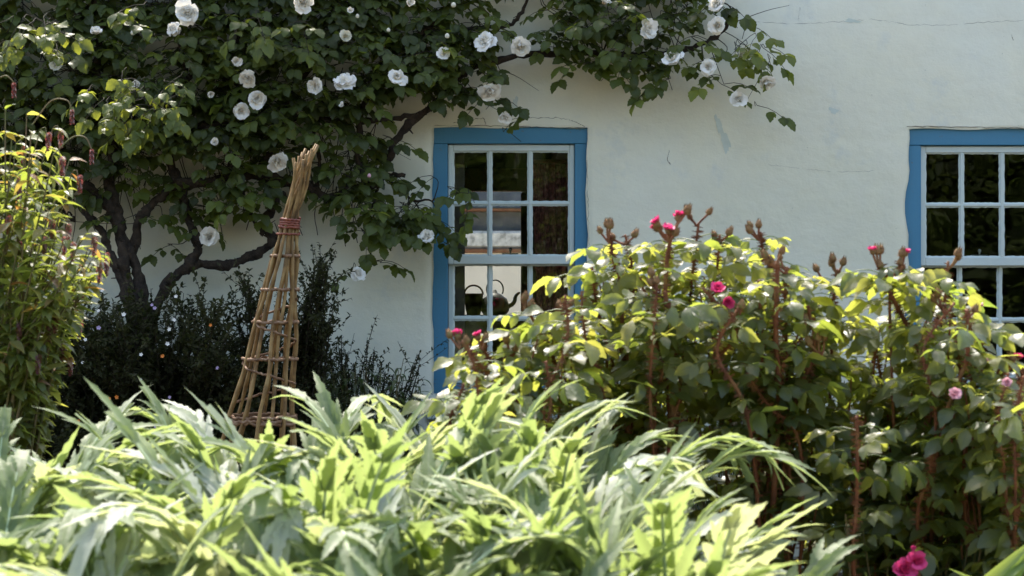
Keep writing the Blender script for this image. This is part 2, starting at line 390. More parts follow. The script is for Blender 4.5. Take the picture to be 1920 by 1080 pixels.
for (x0, x1, z0, z1) in WIN: inside |= (xc[None] > x0) & (xc[None] < x1) & (zc[:, None] > z0) & (zc[:, None] < z1)
wb = MB(); nx = len(gx); ii, jj = np.nonzero(~inside)
F = np.stack([ii * nx + jj, ii * nx + jj + 1, (ii + 1) * nx + jj + 1, (ii + 1) * nx + jj], -1)
V = np.stack([Xw, Yw, Zw], -1).reshape(-1, 3); V0 = len(V)
back = V.copy(); back[:, 1] = WY + .16
keep = []
for i in range(inside.shape[0]):
    for j in range(inside.shape[1]):
        if not inside[i, j]: continue
        a, b_, c, d = i * nx + j, i * nx + j + 1, (i + 1) * nx + j + 1, (i + 1) * nx + j
        for (di, dj, p, q) in ((-1, 0, a, b_), (0, 1, b_, c), (1, 0, c, d), (0, -1, d, a)):
            if not inside[i + di, j + dj]: keep.append((q, p, p + V0, q + V0))
wb.add(np.concatenate([V, back]), F); wb.f.append(np.array(keep))
wall = wb.build('wall', 'plaster', cot)
# gable ends, back wall with its own window opening, ceiling and floor of the room: one shell of dark boards
rb = MB(); YB = 12.6
ZS, ZH = 1.40, 2.36; BX0, BX1 = -.40, .075
for (x0, x1, y0, y1, z0, z1) in ((XL, XL + .3, WY + .17, YB, -.2, 3.5), (XR - .3, XR, WY + .17, YB, -.2, 3.5), (XL, BX0, YB, YB + .3, -.2, 3.5), (BX1, XR, YB, YB + .3, -.2, 3.5), (BX0, BX1, YB, YB + .3, -.2, ZS), (BX0, BX1, YB, YB + .3, ZH, 3.5),
                                 (XL, XR, WY + .17, YB + .3, 2.62, 2.7), (XL, XR, WY + .17, YB + .3, .1, .2), (1.2, 1.3, WY + .17, YB, .2, 2.62)):
    rb.box(x0, x1, y0, y1, z0, z1)
for (x0, x1, z0, z1) in WIN:       # inner lining hides the hollow behind the plaster
    for a in ((x0 - .35, x0 + .012, z0 - .3, z1 + .3), (x1 - .012, x1 + .35, z0 - .3, z1 + .3), (x0 + .012, x1 - .012, z0 - .3, z0 + .01), (x0 + .012, x1 - .012, z1 - .01, z1 + .3)):
        rb.box(a[0], a[1], WY + .161, WY + .24, a[2], a[3])
rb.build('inner_wall', 'inside', cot, False)
bb = MB()
for x in (-1.9, -.9, .1 + .26, 1.0): bb.box(x - .07, x + .07, WY + .3, YB, 2.46, 2.615, .008)
bb.box(BX0 - .2, BX1 + .2, YB - .06, YB - .002, ZH - .05, ZH + .12, .008)
bb.box(BX1 - .01, BX1 + .07, YB - .07, YB - .003, ZS - .3, ZH - .06, .008)
bb.build('beam', 'beam', cot, False)
rf = MB()
rf.add([(XL - .2, WY - .06, 3.55), (XR + .2, WY - .06, 3.55), (XR + .2, WY + 2.0, 4.75), (XL - .2, WY + 2.0, 4.75), (XL - .2, WY - .06, 3.63), (XR + .2, WY - .06, 3.63), (XR + .2, WY + 2.0, 4.83), (XL - .2, WY + 2.0, 4.83), (XR + .2, YB + .4, 3.6), (XL - .2, YB + .4, 3.6), (XR + .2, YB + .4, 3.68), (XL - .2, YB + .4, 3.68)],
       [(0, 3, 2, 1), (4, 5, 6, 7), (0, 1, 5, 4), (3, 9, 8, 2), (7, 6, 10, 11), (8, 9, 11, 10), (0, 4, 7, 3), (3, 7, 11, 9), (1, 2, 6, 5), (2, 8, 10, 6)])
rf.build('roof', 'slate', cot, False)

def window(x0, z1, latchmat):
    """px-sized parts in metres: 1 px = WY/FPX"""
    p = WY / FPX; X = lambda a: x0 + a * p; Z = lambda a: z1 - a * p
    f = MB(); ya, yb = WY + .022, WY + .13
    f.box(X(-6), X(27), ya, yb, Z(520), Z(30), .003); f.box(X(266), X(294), ya, yb, Z(520), Z(30), .003)
    f.box(X(-6), X(294), ya - .003, yb, Z(29.6), Z(-8), .003)
    f.box(X(27.3), X(265.7), ya, yb, Z(520), Z(482), .003)
    fo = f.build('window', 'blue', cot, False)
    def sash(zt, zb, y, ztop, zbot, rows):
        s = MB(); e = .0006
        s.box(X(27.5), X(37), y, y + .04, Z(zb), Z(zt), .003); s.box(X(256), X(265.5), y, y + .04, Z(zb), Z(zt), .003)
        s.box(X(37) + e, X(256) - e, y + .001, y + .04, Z(ztop), Z(zt), .003); s.box(X(37) + e, X(256) - e, y + .001, y + .04, Z(zb), Z(zbot), .003)
        m_ = (ztop + zbot) / 2
        for a in (106, 182): s.box(X(a - 2.6), X(a + 2.6), y + .002, y + .036, Z(zbot) + e, Z(ztop) - e, .0025); 
        s.box(X(37) + e, X(256) - e, y + .0035, y + .034, Z(m_ + 2.4), Z(m_ - 2.4), .0025)
        # rough putty fillets round each pane
        for (a, b_) in ((37, 103.4), (108.6, 179.4), (184.6, 256)):
            for (c, d) in ((ztop, m_ - 2.4), (m_ + 2.4, zbot)):
                for (P0, P1) in (((a, c), (b_, c)), ((b_, c), (b_, d)), ((b_, d), (a, d)), ((a, d), (a, c))):
                    k = 16; t = np.linspace(0, 1, k)[:, None]; q = np.array(P0) * (1 - t) + np.array(P1) * t
                    s.tube(np.stack([X(q[:, 0]), np.full(k, y + .018), Z(q[:, 1])], -1), (.007 + .004 * rng.random(k)), 6, False)
        so_ = s.build('sash', 'sash', fo, False); return so_
    sash(31, 256, WY + .045, 43, 240, 2); sash(238, 481, WY + .088, 257, 460, 2)
    gmb = MB()
    for (a, b_, y) in ((42, 241, WY + .068), (255, 462, WY + .112)): gmb.box(X(36), X(257), y, y + .003, Z(b_), Z(a))
    gmb.build('glass', 'glass', fo, False)
    l = MB(); l.box(X(129), X(160), WY + .087 + .02, WY + .128, Z(238), Z(235), .001)
    l.lathe([(0, 0), (.006, .002), (.004, .01), (.009, .018), (.009, .028), (0, .034)], (X(145), WY + .115, Z(235)), 10)
    l.build('latch', latchmat, fo)
    k = MB(); k.box(X(-12), X(300), WY - .03, WY + .14, Z(548), Z(521), .008); k.build('sill', 'sash', fo, False)
    sh = MB(); sh.box(X(28), X(57), WY + .26, WY + .285, Z(520), Z(34), .003)
    if latchmat == 'iron': sh.build('shutter', 'shutter', fo, False)
    return fo
window(WIN[0][0], WIN[0][3], 'iron'); window(WIN[1][0], WIN[1][3], 'brass'); window(WIN[2][0], WIN[2][3], 'brass')

def crack(pts, r=.0022, mat='crack', name='crack'):
    mb = MB(); P = []
    for q in spline([(a, b_, 0) for a, b_ in pts], len(pts) * 9):
        a, b_ = q[0] + rng.normal() * .7, q[1] + rng.normal() * .7
        x, z = wx(a), wz(b_); y = WY + .022 * sm(x, z, 1.6, 1) + .008 * sm(x, z, 6, 2) + .0025 * sm(x, z, 22, 3)
        P.append((x, y, z))
    mb.tube(P, r * .75 * (.3 + rng.random(len(P))), 5); mb.build(name, mat, cot)
crack([(1420, 42), (1500, 45), (1590, 40), (1640, 37), (1700, 46), (1760, 48), (1850, 42), (1935, 38)], .0011)
crack([(850, 230), (880, 226), (905, 222), (912, 233)], .0022); crack([(958, 224), (1000, 221), (1050, 222), (1080, 229), (1096, 238)], .0022)
crack([(1100, 300), (1103, 380), (1104, 460)], .0012); crack([(1440, 308), (1500, 316), (1570, 322), (1640, 320)], .0008)
crack([(1255, 282), (1251, 300), (1257, 308)], .0022); crack([(1500, 14), (1496, 40)], .0012); crack([(1896, 66), (1900, 76)], .0018)
crack([(815, 236), (900, 235), (1000, 238), (1102, 240)], .0024); crack([(1700, 238), (1800, 238), (1930, 241)], .003)
def patch(px, py, wpx, hpx, rot, mat='flake'):
    mb = MB(); k = 22; a = np.linspace(0, 6.283, k, endpoint=False); ring = []
    for q in (1., .6, .25):
        for t in a:
            rr = q * (1 + .25 * math.sin(3 * t + px) + .15 * math.sin(7 * t + py))
            u, v = rr * wpx * math.cos(t), rr * hpx * math.sin(t)
            X_, Z_ = wx(px + u * math.cos(rot) - v * math.sin(rot)), wz(py + u * math.sin(rot) + v * math.cos(rot))
            y = WY + .022 * sm(X_, Z_, 1.6, 1) + .008 * sm(X_, Z_, 6, 2) + .0025 * sm(X_, Z_, 22, 3) - .0026
            ring.append((X_, y, Z_))
    F = [(r_ * k + i, r_ * k + (i + 1) % k, (r_ + 1) * k + (i + 1) % k, (r_ + 1) * k + i) for r_ in (0, 1) for i in range(k)]
    mb.add(ring, F); mb.f.append(np.array([[2 * k + i for i in range(k)]])); mb.build('limewash_patch', mat, cot, True)
patch(1346, 232, 5, 16, -.25); patch(1358, 262, 7, 26, -.3); patch(1597, 40, 14, 3.5, .1); patch(966, 195, 5, 14, .1); patch(1562, 208, 9, 5, .4); 

# what stands inside and behind the house
ct = thing('curtain', (.2, WY + .3, 1), 'dark red figured curtain hanging inside the window nearest the rose', 'curtain')
cm = MB(); k = 60; t = np.linspace(0, 1, k); xx = wx(1003) + t * .27; yy = WY + .32 + .018 * np.sin(t * 38) + .008 * np.sin(t * 90)
zz = np.linspace(1.0, 2.32, 12); V = np.array([[(x + .01 * math.sin(z * 5), y, z) for x, y in zip(xx, yy)] for z in zz]).reshape(-1, 3)
i = np.arange(11)[:, None] * k; j = np.arange(k - 1)[None]; cm.add(V, np.stack([i + j, i + j + 1, i + k + j + 1, i + k + j], -1).reshape(-1, 4)); cm.build('cloth', 'curtain', ct)
cr = MB(); cr.tube([(wx(990), WY + .32, 2.335), (wx(1100), WY + .32, 2.335)], .012, 8); cr.build('rail', 'beam', ct)
kp = at(928, 588, YB + .12); kp[2] = ZS
ket = thing('kettle', kp, 'black round kettle with ring handle seen through the first window', 'kettle')
b_ = MB(); b_.lathe([(0, .0), (.085, .0), (.105, .03), (.108, .07), (.09, .12), (.05, .15), (.045, .155), (.02, .165), (.012, .185), (0, .19)], kp, 20); b_.build('body', 'iron', ket)
b_ = MB(); b_.tube(spline([kp + (.09, 0, .06), kp + (.14, 0, .09), kp + (.155, 0, .14), kp + (.185, 0, .17)], 10), np.linspace(.02, .01, 10), 8); b_.build('spout', 'iron', ket)
b_ = MB(); a = np.linspace(-.5, math.pi + .5, 20); b_.tube(np.stack([kp[0] + .062 * np.cos(a), np.full(20, kp[1]), kp[2] + .19 + .07 * np.sin(a)], -1), .006, 7); b_.build('handle', 'iron', ket)
bp_ = at(888, 588, YB + .12); bp_[2] = ZS
bk = thing('basket', bp_, 'dark wicker basket beside the kettle on the far window ledge', 'basket')
b_ = MB(); b_.lathe([(0, 0), (.05, 0), (.062, .05), (.07, .12), (.074, .16), (.066, .16), (.06, .12), (.045, .01), (0, .01)], bp_, 18); b_.build('body', 'wicker', bk)
b_ = MB(); a = np.linspace(0, math.pi, 14); b_.tube(np.stack([bp_[0] + .07 * np.cos(a), np.full(14, bp_[1]), bp_[2] + .15 + .07 * np.sin(a)], -1), .008, 6); b_.build('handle', 'wicker', bk)
ob = thing('outbuilding', (-.2, 20, 0), 'cream rendered outbuilding with grey stone band seen through the house', 'outbuilding')
b_ = MB(); b_.box(-4, 4, 20, 22, 0, 2.01); b_.build('wall', 'creamwall', ob, False)
b_ = MB(); b_.box(-4.05, 4.05, 19.93, 22, 2.014, 2.06, .01); b_.box(-4.05, 4.05, 19.93, 22, 2.50, 2.53, .005); b_.build('ledge', 'beam', ob, False)
b_ = MB(); b_.box(-4, 4, 19.97, 21.9, 2.064, 2.27, .03); b_.build('stone_band', 'stone', ob, False)
b_ = MB(); b_.box(-4, 4, 20.1, 21.9, 2.274, 2.496); b_.add([(-4, 20.0, 2.54), (4, 20.0, 2.54), (4, 20.3, 3.5), (-4, 20.3, 3.5), (-4, 22, 2.54), (4, 22, 2.54)], [(0, 1, 2, 3), (3, 2, 5, 4), (0, 4, 5, 1)]); b_.build('roof', 'slate', ob, False)
b_ = MB(); xs = np.linspace(-8, 8, 9); b_.add([(x, y, .03) for y in (13.2, 19.9) for x in xs], [(i, i + 1, i + 10, i + 9) for i in range(8)]); tag(b_.build('yard_reflector', 'creamwall'), kind='structure')  # pale ground sheet added to bounce sun onto the outbuilding front
print('cottage done')

# ------------------------------------------------------------------ rose flowers
def flower_mesh(name, mat, seed, full=1., droop=0., open_=1.):
    r = np.random.default_rng(seed); mb = MB()
    # axis +Z, radius about 1
    layers = [(6, 1.08, 1.34, .74), (6, .92, 1.05, .62), (7, .72, .76, .50), (9, .55, .48, .42), (9, .40, .26, .34), (6, .26, .1, .26)]
    for li, (cnt, L, th, W) in enumerate(layers):
        if li > 3 and full < .5: continue
        for q in range(cnt):
            az = 6.283 * (q + .5 * (li % 2)) / cnt + r.normal() * .22
            tht = th * open_ + r.normal() * .2 + droop
            LL = L * (.68 + .48 * r.random()); WW = W * (1.05 + .35 * r.random()) * 1.15
            D = np.array([math.cos(az), math.sin(az), 0]); Sd = np.array([-math.sin(az), math.cos(az), 0]); V = []; A = []
            nu, nv = 6, 5
            for a in range(nu):
                u = a / (nu - 1); ang = tht * (.45 + .62 * u) + (.25 * u * u if li < 2 else -.35 * u * u)
                # integrate a curved spine
                rad = sum(math.sin(tht * (.45 + .62 * x) + (.25 * x * x if li < 2 else -.35 * x * x)) for x in np.linspace(0, u, 6)) / 6 * u
                hz = sum(math.cos(tht * (.45 + .62 * x) + (.25 * x * x if li < 2 else -.35 * x * x)) for x in np.linspace(0, u, 6)) / 6 * u
                wd = WW * (.25 + .9 * math.sin(min(1, u * 1.02) * 2.0)) * (.55 if a == nu - 1 else 1)
                for b in range(nv):
                    v = -1 + 2 * b / (nv - 1)
                    rip = .10 * math.sin(v * 5 + q * 2.1 + li) * u + r.normal() * .035 * u
                    notch = -.09 * (abs(v) < .3) * (a == nu - 1) + .0
                    pz = hz * LL + .20 * W * (v * v) * math.cos(ang * .6) + rip
                    V.append(D * (rad * LL + notch + .05 * li * 0 - .12 * W * v * v) + Sd * v * wd * .5 + UP * (pz - .1 * li * .2)); A.append((min(1, (li / 5.) ** 1.4 * (1.2 - .5 * u) + .25 * (1 - u)), u, b / (nv - 1)))
            F = [(a * nv + b, a * nv + b + 1, (a + 1) * nv + b + 1, (a + 1) * nv + b) for a in range(nu - 1) for b in range(nv - 1)]
            mb.add(np.array(V), F, np.array(A))
    o = mb.build(name, mat); me = o.data; bpy.data.objects.remove(o); return me
WHITE = [flower_mesh('flower', 'white', 21, open_=1.2), flower_mesh('flower', 'white', 22, open_=.62), flower_mesh('flower', 'white', 23, full=.3, open_=1.), flower_mesh('flower', 'white', 1), flower_mesh('flower', 'white', 2, open_=.8), flower_mesh('flower', 'white', 3, open_=1.1), flower_mesh('flower', 'white', 4, full=.3, open_=.75), flower_mesh('flower', 'white', 8)]
CREAM = [flower_mesh('flower', 'cream', 5)]
PINK = [flower_mesh('flower', 'pink', 6, open_=.85), flower_mesh('flower', 'pink', 7, open_=.6)]
PALE = [flower_mesh('flower', 'palepink', 9, open_=.7)]
def place(me, name, p, radius, axis, parent, spin=None):
    o = bpy.data.objects.new(name, me); C.objects.link(o); o.parent = parent
    base = np.array(parent.location); o.location = tuple(np.array(p) - base)
    from mathutils import Vector, Quaternion
    q = Vector(tuple(axis)).to_track_quat('Z', 'Y') @ Quaternion((0, 0, 1), rng.random() * 6.28 if spin is None else spin)
    o.rotation_mode = 'QUATERNION'; o.rotation_quaternion = q; o.scale = (radius,) * 3
    return o

# ------------------------------------------------------------------ climbing rose
def pw(px, py, off): return at(px, py, WY - off)
cl = thing('climbing_rose', tuple(np.array([wx(240), WY - .35, 0])), 'old climbing rose with white flowers trained along the white wall over the window', 'climbing rose')
LIMBS = [  # px, py, distance from the wall; start and end radius in px
 ([(300, 1030, .38), (290, 760, .36), (268, 600, .34), (258, 510, .32), (226, 440, .30), (196, 376, .28), (150, 345, .25), (95, 333, .22), (30, 300, .2), (-60, 280, .2)], 17, 9),
 ([(262, 1020, .42), (258, 700, .40), (243, 590, .38), (224, 520, .36), (205, 470, .34), (188, 430, .3), (150, 385, .25)], 9, 7),
 ([(290, 1000, .3), (262, 640, .36), (240, 530, .35), (228, 455, .33), (222, 400, .28), (205, 330, .25), (215, 250, .25), (180, 150, .25), (190, 40, .2), (150, -60, .2)], 16, 8),
 ([(245, 480, .30), (262, 415, .28), (290, 378, .25), (325, 345, .22), (318, 260, .2), (350, 160, .2), (330, 40, .2)], 13, 5),
 ([(280, 1000, .3), (275, 640, .3), (300, 560, .28), (330, 518, .26), (365, 496, .25), (425, 496, .24), (475, 478, .23), (510, 452, .22), (498, 415, .2), (520, 372, .2), (500, 330, .18)], 15, 9),
 ([(352, 502, .26), (372, 462, .24), (352, 410, .22), (340, 350, .2), (322, 300, .2), (330, 200, .2), (380, 100, .2)], 14, 6),
 ([(325, 350, .22), (400, 338, .22), (470, 328, .2), (540, 342, .2), (585, 352, .2), (618, 374, .2), (650, 356, .2), (690, 352, .2), (722, 318, .18), (738, 270, .16), (775, 226, .16), (822, 190, .17), (850, 150, .17), (900, 122, .17), (965, 106, .15), (1060, 101, .14), (1180, 103, .14), (1270, 96, .16), (1340, 70, .18), (1380, 20, .2)], 11, 5),
 ([(215, 250, .25), (330, 236, .22), (440, 232, .2), (560, 222, .2), (640, 228, .18), (720, 224, .18), (800, 212, .16)], 8, 5),
 ([(480, 330, .2), (520, 260, .2), (560, 150, .2), (640, 60, .2), (700, -40, .2)], 8, 5),
 ([(690, 352, .2), (670, 280, .2), (690, 180, .2), (760, 90, .2), (840, 20, .2), (900, -60, .15)], 7, 4),
 ([(850, 150, .17), (870, 60, .15), (960, 45, .12), (1000, -10, .12), (1100, -60, .12)], 5, 3),
 ([(760, 330, .18), (722, 330, .2), (700, 380, .22), (690, 430, .22), (695, 500, .2)], 4, 2),
 ([(722, 325, .2), (770, 372, .22), (820, 375, .22), (880, 372, .22)], 3, 1.6),
 ([(60, 345, .2), (120, 400, .2), (140, 415, .22)], 3, 2.5), ([(80, 365, .2), (118, 385, .2), (140, 412, .2)], 3, 2),
 ([(590, 360, .2), (600, 300, .2), (590, 240, .2), (610, 160, .2)], 4, 3),
 ([(430, 335, .2), (440, 260, .2), (420, 160, .2), (450, 60, .2), (440, -40, .2)], 6, 3),
 ([(495, 440, .22), (470, 400, .2), (455, 360, .2), (430, 330, .2)], 5, 3), ([(520, 450, .22), (545, 400, .22), (530, 360, .2)], 5, 3),
]
first = True; LP = []
for pts, r0, r1 in LIMBS:
    P = spline([pw(*q) for q in pts], max(20, 7 * len(pts))); k = len(P)
    P[1:-1] += (rng.random((k - 2, 3)) - .5) * .014
    sc = (WY / FPX); r = np.linspace(r0, r1, k) * sc * (.74 if r0 > 12 else .9) * (1 + .18 * np.sin(np.linspace(0, 5 * len(pts), k))) 
    mb = MB(); mb.tube(P, r, 12, True, .34)
    for i in range(2, k - 1, 3):         # pruned spurs
        if rng.random() < .55 and r1 > 2.5:
            d = unit(rv() + np.array([0, -.4, -.1])); q = P[i]; mb.tube([q, q + d * .03 + rv(.008), q + d * (.04 + .05 * rng.random()) + rv(.01)], [r[i] * .35, r[i] * .22, r[i] * .14], 5)
    mb.build('trunk' if r0 > 15 else 'branch', 'rosebark', cl); first = False
    LP.append(P)
LPall = np.concatenate(LP)
GRID = [  # 60 px cells, x from -120, y from -120: how leafy each is
 "9999999999999999999988884000",
 "9999999999999999854888884000",
 "9999999999999999736888874000",
 "9999999999999999723477652100",
 "8999899989989987530131212000",
 "8899989999998440021000000000",
 "7798788678777710000000000000",
 "5657655565544553200000000000",
 "3300123344324774100000000000",
 "0000000232100634000000000000",
 "0000000000000400000000000000"]
lv = Leaves(T_ROSE); tw = MB(); cnt = 0
for gy, row in enumerate(GRID):
    for gxx, ch in enumerate(row):
        d = int(ch)
        n_ = rng.poisson(d * d * .066 + d * .08) if d else 0
        for _ in range(n_):
            px = -120 + 60 * (gxx + rng.random()); py = -120 + 60 * (gy + rng.random())
            off = .08 + (.12 if gy < 2 else .18 if gy == 2 else .30 if gxx < 16 else .2) * rng.random() ** 1.2 if d > 6 else .10 + .22 * rng.random()
            tip = pw(px, py, off)
            # the shoot starts on the nearest limb or against the wall
            dd = np.linalg.norm(LPall - tip, axis=1); near = LPall[dd.argmin()]
            st = near if dd.min() < .35 else tip + np.array([rng.normal() * .12, .18, -.16 - .1 * rng.random()])
            st[1] = min(st[1], WY - .03)
            mid = (st + tip) / 2 + rv(.05)
            P = spline([st, mid, tip], 7); tw.tube(P, np.linspace(.0035, .0016, 7), 5, False)
            for kk in range(3 if d > 3 else 2):
                q = P[-1 - kk * 1] ; sd = -1 if kk % 2 else 1
                D = unit(np.array([sd * (.6 + .5 * rng.random()) * (1 if rng.random() < .8 else -1), -.45 - .5 * rng.random(), .25 - .65 * rng.random()]))
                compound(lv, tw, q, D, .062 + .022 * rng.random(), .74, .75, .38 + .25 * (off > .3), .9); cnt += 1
# leafy shoots that reach out into the sun
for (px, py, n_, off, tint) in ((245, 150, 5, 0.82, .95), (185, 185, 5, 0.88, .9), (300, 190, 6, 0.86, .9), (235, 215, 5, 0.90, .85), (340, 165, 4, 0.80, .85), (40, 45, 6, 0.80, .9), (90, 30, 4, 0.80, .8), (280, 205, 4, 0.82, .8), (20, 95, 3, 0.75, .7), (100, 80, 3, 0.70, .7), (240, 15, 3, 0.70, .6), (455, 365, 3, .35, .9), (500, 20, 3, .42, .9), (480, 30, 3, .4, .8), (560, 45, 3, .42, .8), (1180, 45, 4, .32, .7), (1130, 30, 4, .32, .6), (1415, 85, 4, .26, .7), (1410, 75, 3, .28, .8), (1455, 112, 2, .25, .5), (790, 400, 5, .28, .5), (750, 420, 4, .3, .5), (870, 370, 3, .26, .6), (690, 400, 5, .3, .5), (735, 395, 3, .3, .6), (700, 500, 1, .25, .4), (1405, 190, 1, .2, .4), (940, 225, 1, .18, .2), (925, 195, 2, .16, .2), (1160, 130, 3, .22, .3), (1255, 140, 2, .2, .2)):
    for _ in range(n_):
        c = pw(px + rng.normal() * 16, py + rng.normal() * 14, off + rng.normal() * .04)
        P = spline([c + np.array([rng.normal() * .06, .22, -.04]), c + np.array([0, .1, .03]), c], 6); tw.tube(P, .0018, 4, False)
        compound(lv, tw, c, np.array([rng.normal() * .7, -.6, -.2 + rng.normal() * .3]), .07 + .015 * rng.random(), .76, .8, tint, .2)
# long thin shoots
for (a, b_) in (((1330, 60), (1480, 10)), ((1340, 50), (1445, 130)), ((1400, 90), (1400, 190)), ((900, 130), (1010, 170)), ((640, 240), (770, 300)), ((840, 180), (950, 215)), ((1250, 90), (1250, 150)), ((350, 340), (300, 250)), ((160, 260), (150, 380)), ((540, 300), (470, 400))):
    P = spline([pw(*a, .18), pw((a[0] + b_[0]) / 2 + rng.normal() * 10, (a[1] + b_[1]) / 2 - 12, .22), pw(*b_, .2)], 10); tw.tube(P, np.linspace(.003, .001, 10), 5, False)
for k in range(60):                 # bare stems seen in the gaps
    px = 60 + 640 * rng.random(); py = 240 + 170 * rng.random()
    P = spline([pw(px, py + 60, .06), pw(px + rng.normal() * 14, py, .08), pw(px + rng.normal() * 40, py - 130, .12)], 9); tw.tube(P, .0025, 5, False)
fb = MB(); lv.into(fb); fb.build('foliage', 'climb', cl); tw.build('shoots', 'twig', cl, True)
print('climbing rose leaflets', len(lv.P))
FL = [(352, 26, 25), (325, 54, 15), (335, 60, 12), (568, 4, 21), (180, 62, 14), (104, 118, 16, 'c'), (257, 160, 11), (465, 145, 18), (480, 185, 21), (451, 208, 16), (442, 116, 12), (593, 161, 20), (647, 157, 23), (745, 146, 19), (403, 267, 9), (520, 300, 21), (393, 443, 22), (831, 102, 15), (910, 79, 23), (975, 86, 22), (918, 170, 22), (944, 218, 15),
      (1213, 55, 20), (1260, 112, 22), (1345, 10, 21), (1345, 48, 17), (1327, 126, 16), (1390, 100, 15), (1438, 152, 18), (1384, 186, 17), (800, 447, 18), (670, 513, 16), (648, 68, 13, 'c'), (1133, 4, 15), (657, 20, 8), (766, 2, 12), (642, 198, 7), (395, 176, 8)]
for f in FL:
    px, py, r = f[:3]; off = .50 if px < 780 and py < 320 else .40 if px > 850 else .44
    ms = CREAM if len(f) > 3 else WHITE; me = ms[rng.integers(len(ms))]
    if r < 14 and len(f) == 3: me = WHITE[6] if rng.random() < .5 else WHITE[1]
    Y_ = WY - off; R_ = r / FPX * Y_ * 1.12
    ax = unit(np.array([rng.normal() * .55, -1, .1 + rng.normal() * .5]))
    if (px, py) in ((918, 170), (944, 218), (1438, 152)): ax = unit(np.array([.2, -.7, -.7]))
    c = at(px, py, Y_); place(me, 'flower', c - ax * R_ * .2, R_, ax, cl)
def bud_mesh(name, mat, ripe):
    mb = MB(); r = np.random.default_rng(3 + int(ripe * 9))
    mb.lathe([(0, 0), (.55, .1), (.85, .55), (.9, 1.), (.7, 1.5), (.35, 1.85), (0, 2.0)], (0, 0, 0), 12)
    mb.a[-1][:, 0] = .1
    o = mb.build(name, mat); me = o.data; bpy.data.objects.remove(o); return me
BUDW = bud_mesh('bud', 'cream', 0); BUDP = bud_mesh('bud', 'palepink', 1)
for (px, py, r, k) in ((249, 66, 5, 0), (838, 72, 5, 0), (692, 333, 4, 1), (728, 60, 4, 0), (850, 14, 5, 0), (670, 34, 4, 0)):
    place(BUDW if k == 0 else BUDP, 'bud', pw(px, py, .45), r / FPX * 9.2, unit(np.array([.1, -.2, 1])), cl)
wi = MB(); wi.tube(spline([pw(20, 404, .04), pw(120, 414, .05), pw(230, 420, .04), pw(300, 413, .05), pw(345, 412, .04)], 20), .0018, 5)
tag(wi.build('training_wire', 'wire'), 'thin rusty training wire along the wall behind the rose trunk', 'wire')

# ------------------------------------------------------------------ small-leaved dark shrubs at the foot of the wall
def small_shrub(name, base, tips, nleaf, L, label, cat, mat='dark', spread=.12, side=5, group=None, tiny=()):
    t = thing(name, base, label, cat, group); lv = Leaves(T_SMALL); sb = MB(); b0 = np.array(base)
    for tip in tips:
        tip = np.array(tip); mid = (b0 + tip) / 2 + np.array([0, 0, .12 * np.linalg.norm(tip - b0)]) + rv(.06)
        P = spline([b0 + rv(.08) * (1, 1, 0), mid, tip], 16); sb.tube(P, np.linspace(.006, .0015, 16), 4, False)
        for q in range(side):
            i = rng.integers(5, 15); d = unit(unit(tip - mid) * .7 + rv(.8) + np.array([0, 0, .25])); ln = .10 + .14 * rng.random()
            Q = spline([P[i], P[i] + d * ln * .5 + rv(.01), P[i] + d * ln], 6); sb.tube(Q, .0013, 3, False)
            for a in range(nleaf):
                x = rng.random() * 5; k = int(x); p = Q[k] * (1 - (x - k)) + Q[min(5, k + 1)] * (x - k)
                lv.add(p, unit(d * .5 + rv(1)), UP + rv(.6), L * (.6 + .7 * rng.random()), L * .5, .4, rng.random())
        for a in range(nleaf * 2):
            x = 5 + rng.random() * 10; k = int(x); p = P[k] * (1 - (x - k)) + P[min(15, k + 1)] * (x - k)
            lv.add(p, unit(unit(tip - mid) * .6 + rv(1)), UP + rv(.6), L * (.6 + .7 * rng.random()), L * .5, .4, rng.random())
    f = MB(); lv.into(f); f.build('foliage', mat, t); sb.build('stems', 'twig', t)
    return t
TF = {}
for k_, m_ in (('w', 'white'), ('o', 'orange'), ('l', 'lilac')):
    mb = MB(); Lf = Leaves(T_SMALL)
    for q in range(5):
        a = q * 1.2566; Lf.add(np.zeros(3), np.array([math.cos(a), math.sin(a), .35]), UP, 1., .9, 0., .2)
    Lf.into(mb); o = mb.build('blossom', m_); TF[k_] = o.data; bpy.data.objects.remove(o)
def region_tips(fn, n):
    out = []
    while len(out) < n:
        q = fn(); 
        if q is not None: out.append(q)
    return out
def dome(cx, topy, hw, boty, y0, y1):
    """tips filling a mound given by its photo outline"""
    def f():
        px = cx + (rng.random() * 2 - 1) * hw; e = (1 - ((px - cx) / hw) ** 2) ** .5; tp = boty - (boty - topy) * (.55 + .45 * e)
        py = tp + (boty - tp) * rng.random() ** 1.1 * .95
        Y_ = y0 + (y1 - y0) * rng.random(); return at(px, py, Y_)
    return f
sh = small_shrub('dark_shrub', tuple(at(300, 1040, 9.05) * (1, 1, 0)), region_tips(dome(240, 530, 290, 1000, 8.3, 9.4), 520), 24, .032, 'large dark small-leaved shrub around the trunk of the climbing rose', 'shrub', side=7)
for (px, py, k_) in ((172, 550, 'w'), (192, 545, 'w'), (185, 583, 'w'), (318, 618, 'w'), (330, 556, 'w'), (326, 600, 'w'), (160, 637, 'w'), (290, 578, 'l'), (285, 572, 'l'), (395, 610, 'o'), (305, 668, 'o'), (155, 680, 'w'), (265, 665, 'w'), (138, 680, 'w'), (264, 712, 'w'), (314, 645, 'w'), (218, 745, 'o'), (147, 790, 'o'), (205, 748, 'o'), (275, 810, 'l'), (318, 745, 'l'), (292, 800, 'l'), (362, 778, 'w'), (185, 615, 'l'), (408, 690, 'l'), (232, 590, 'w')):
    place(TF[k_], 'blossom', at(px, py, 8.3), .008 + .005 * rng.random(), unit(np.array([rng.normal() * .3, -1, .4])), sh)
def spray(ps, Y0): return [at(a + rng.normal() * 6, b_ + rng.normal() * 5, Y0 + rng.normal() * .05) for a, b_ in ps]
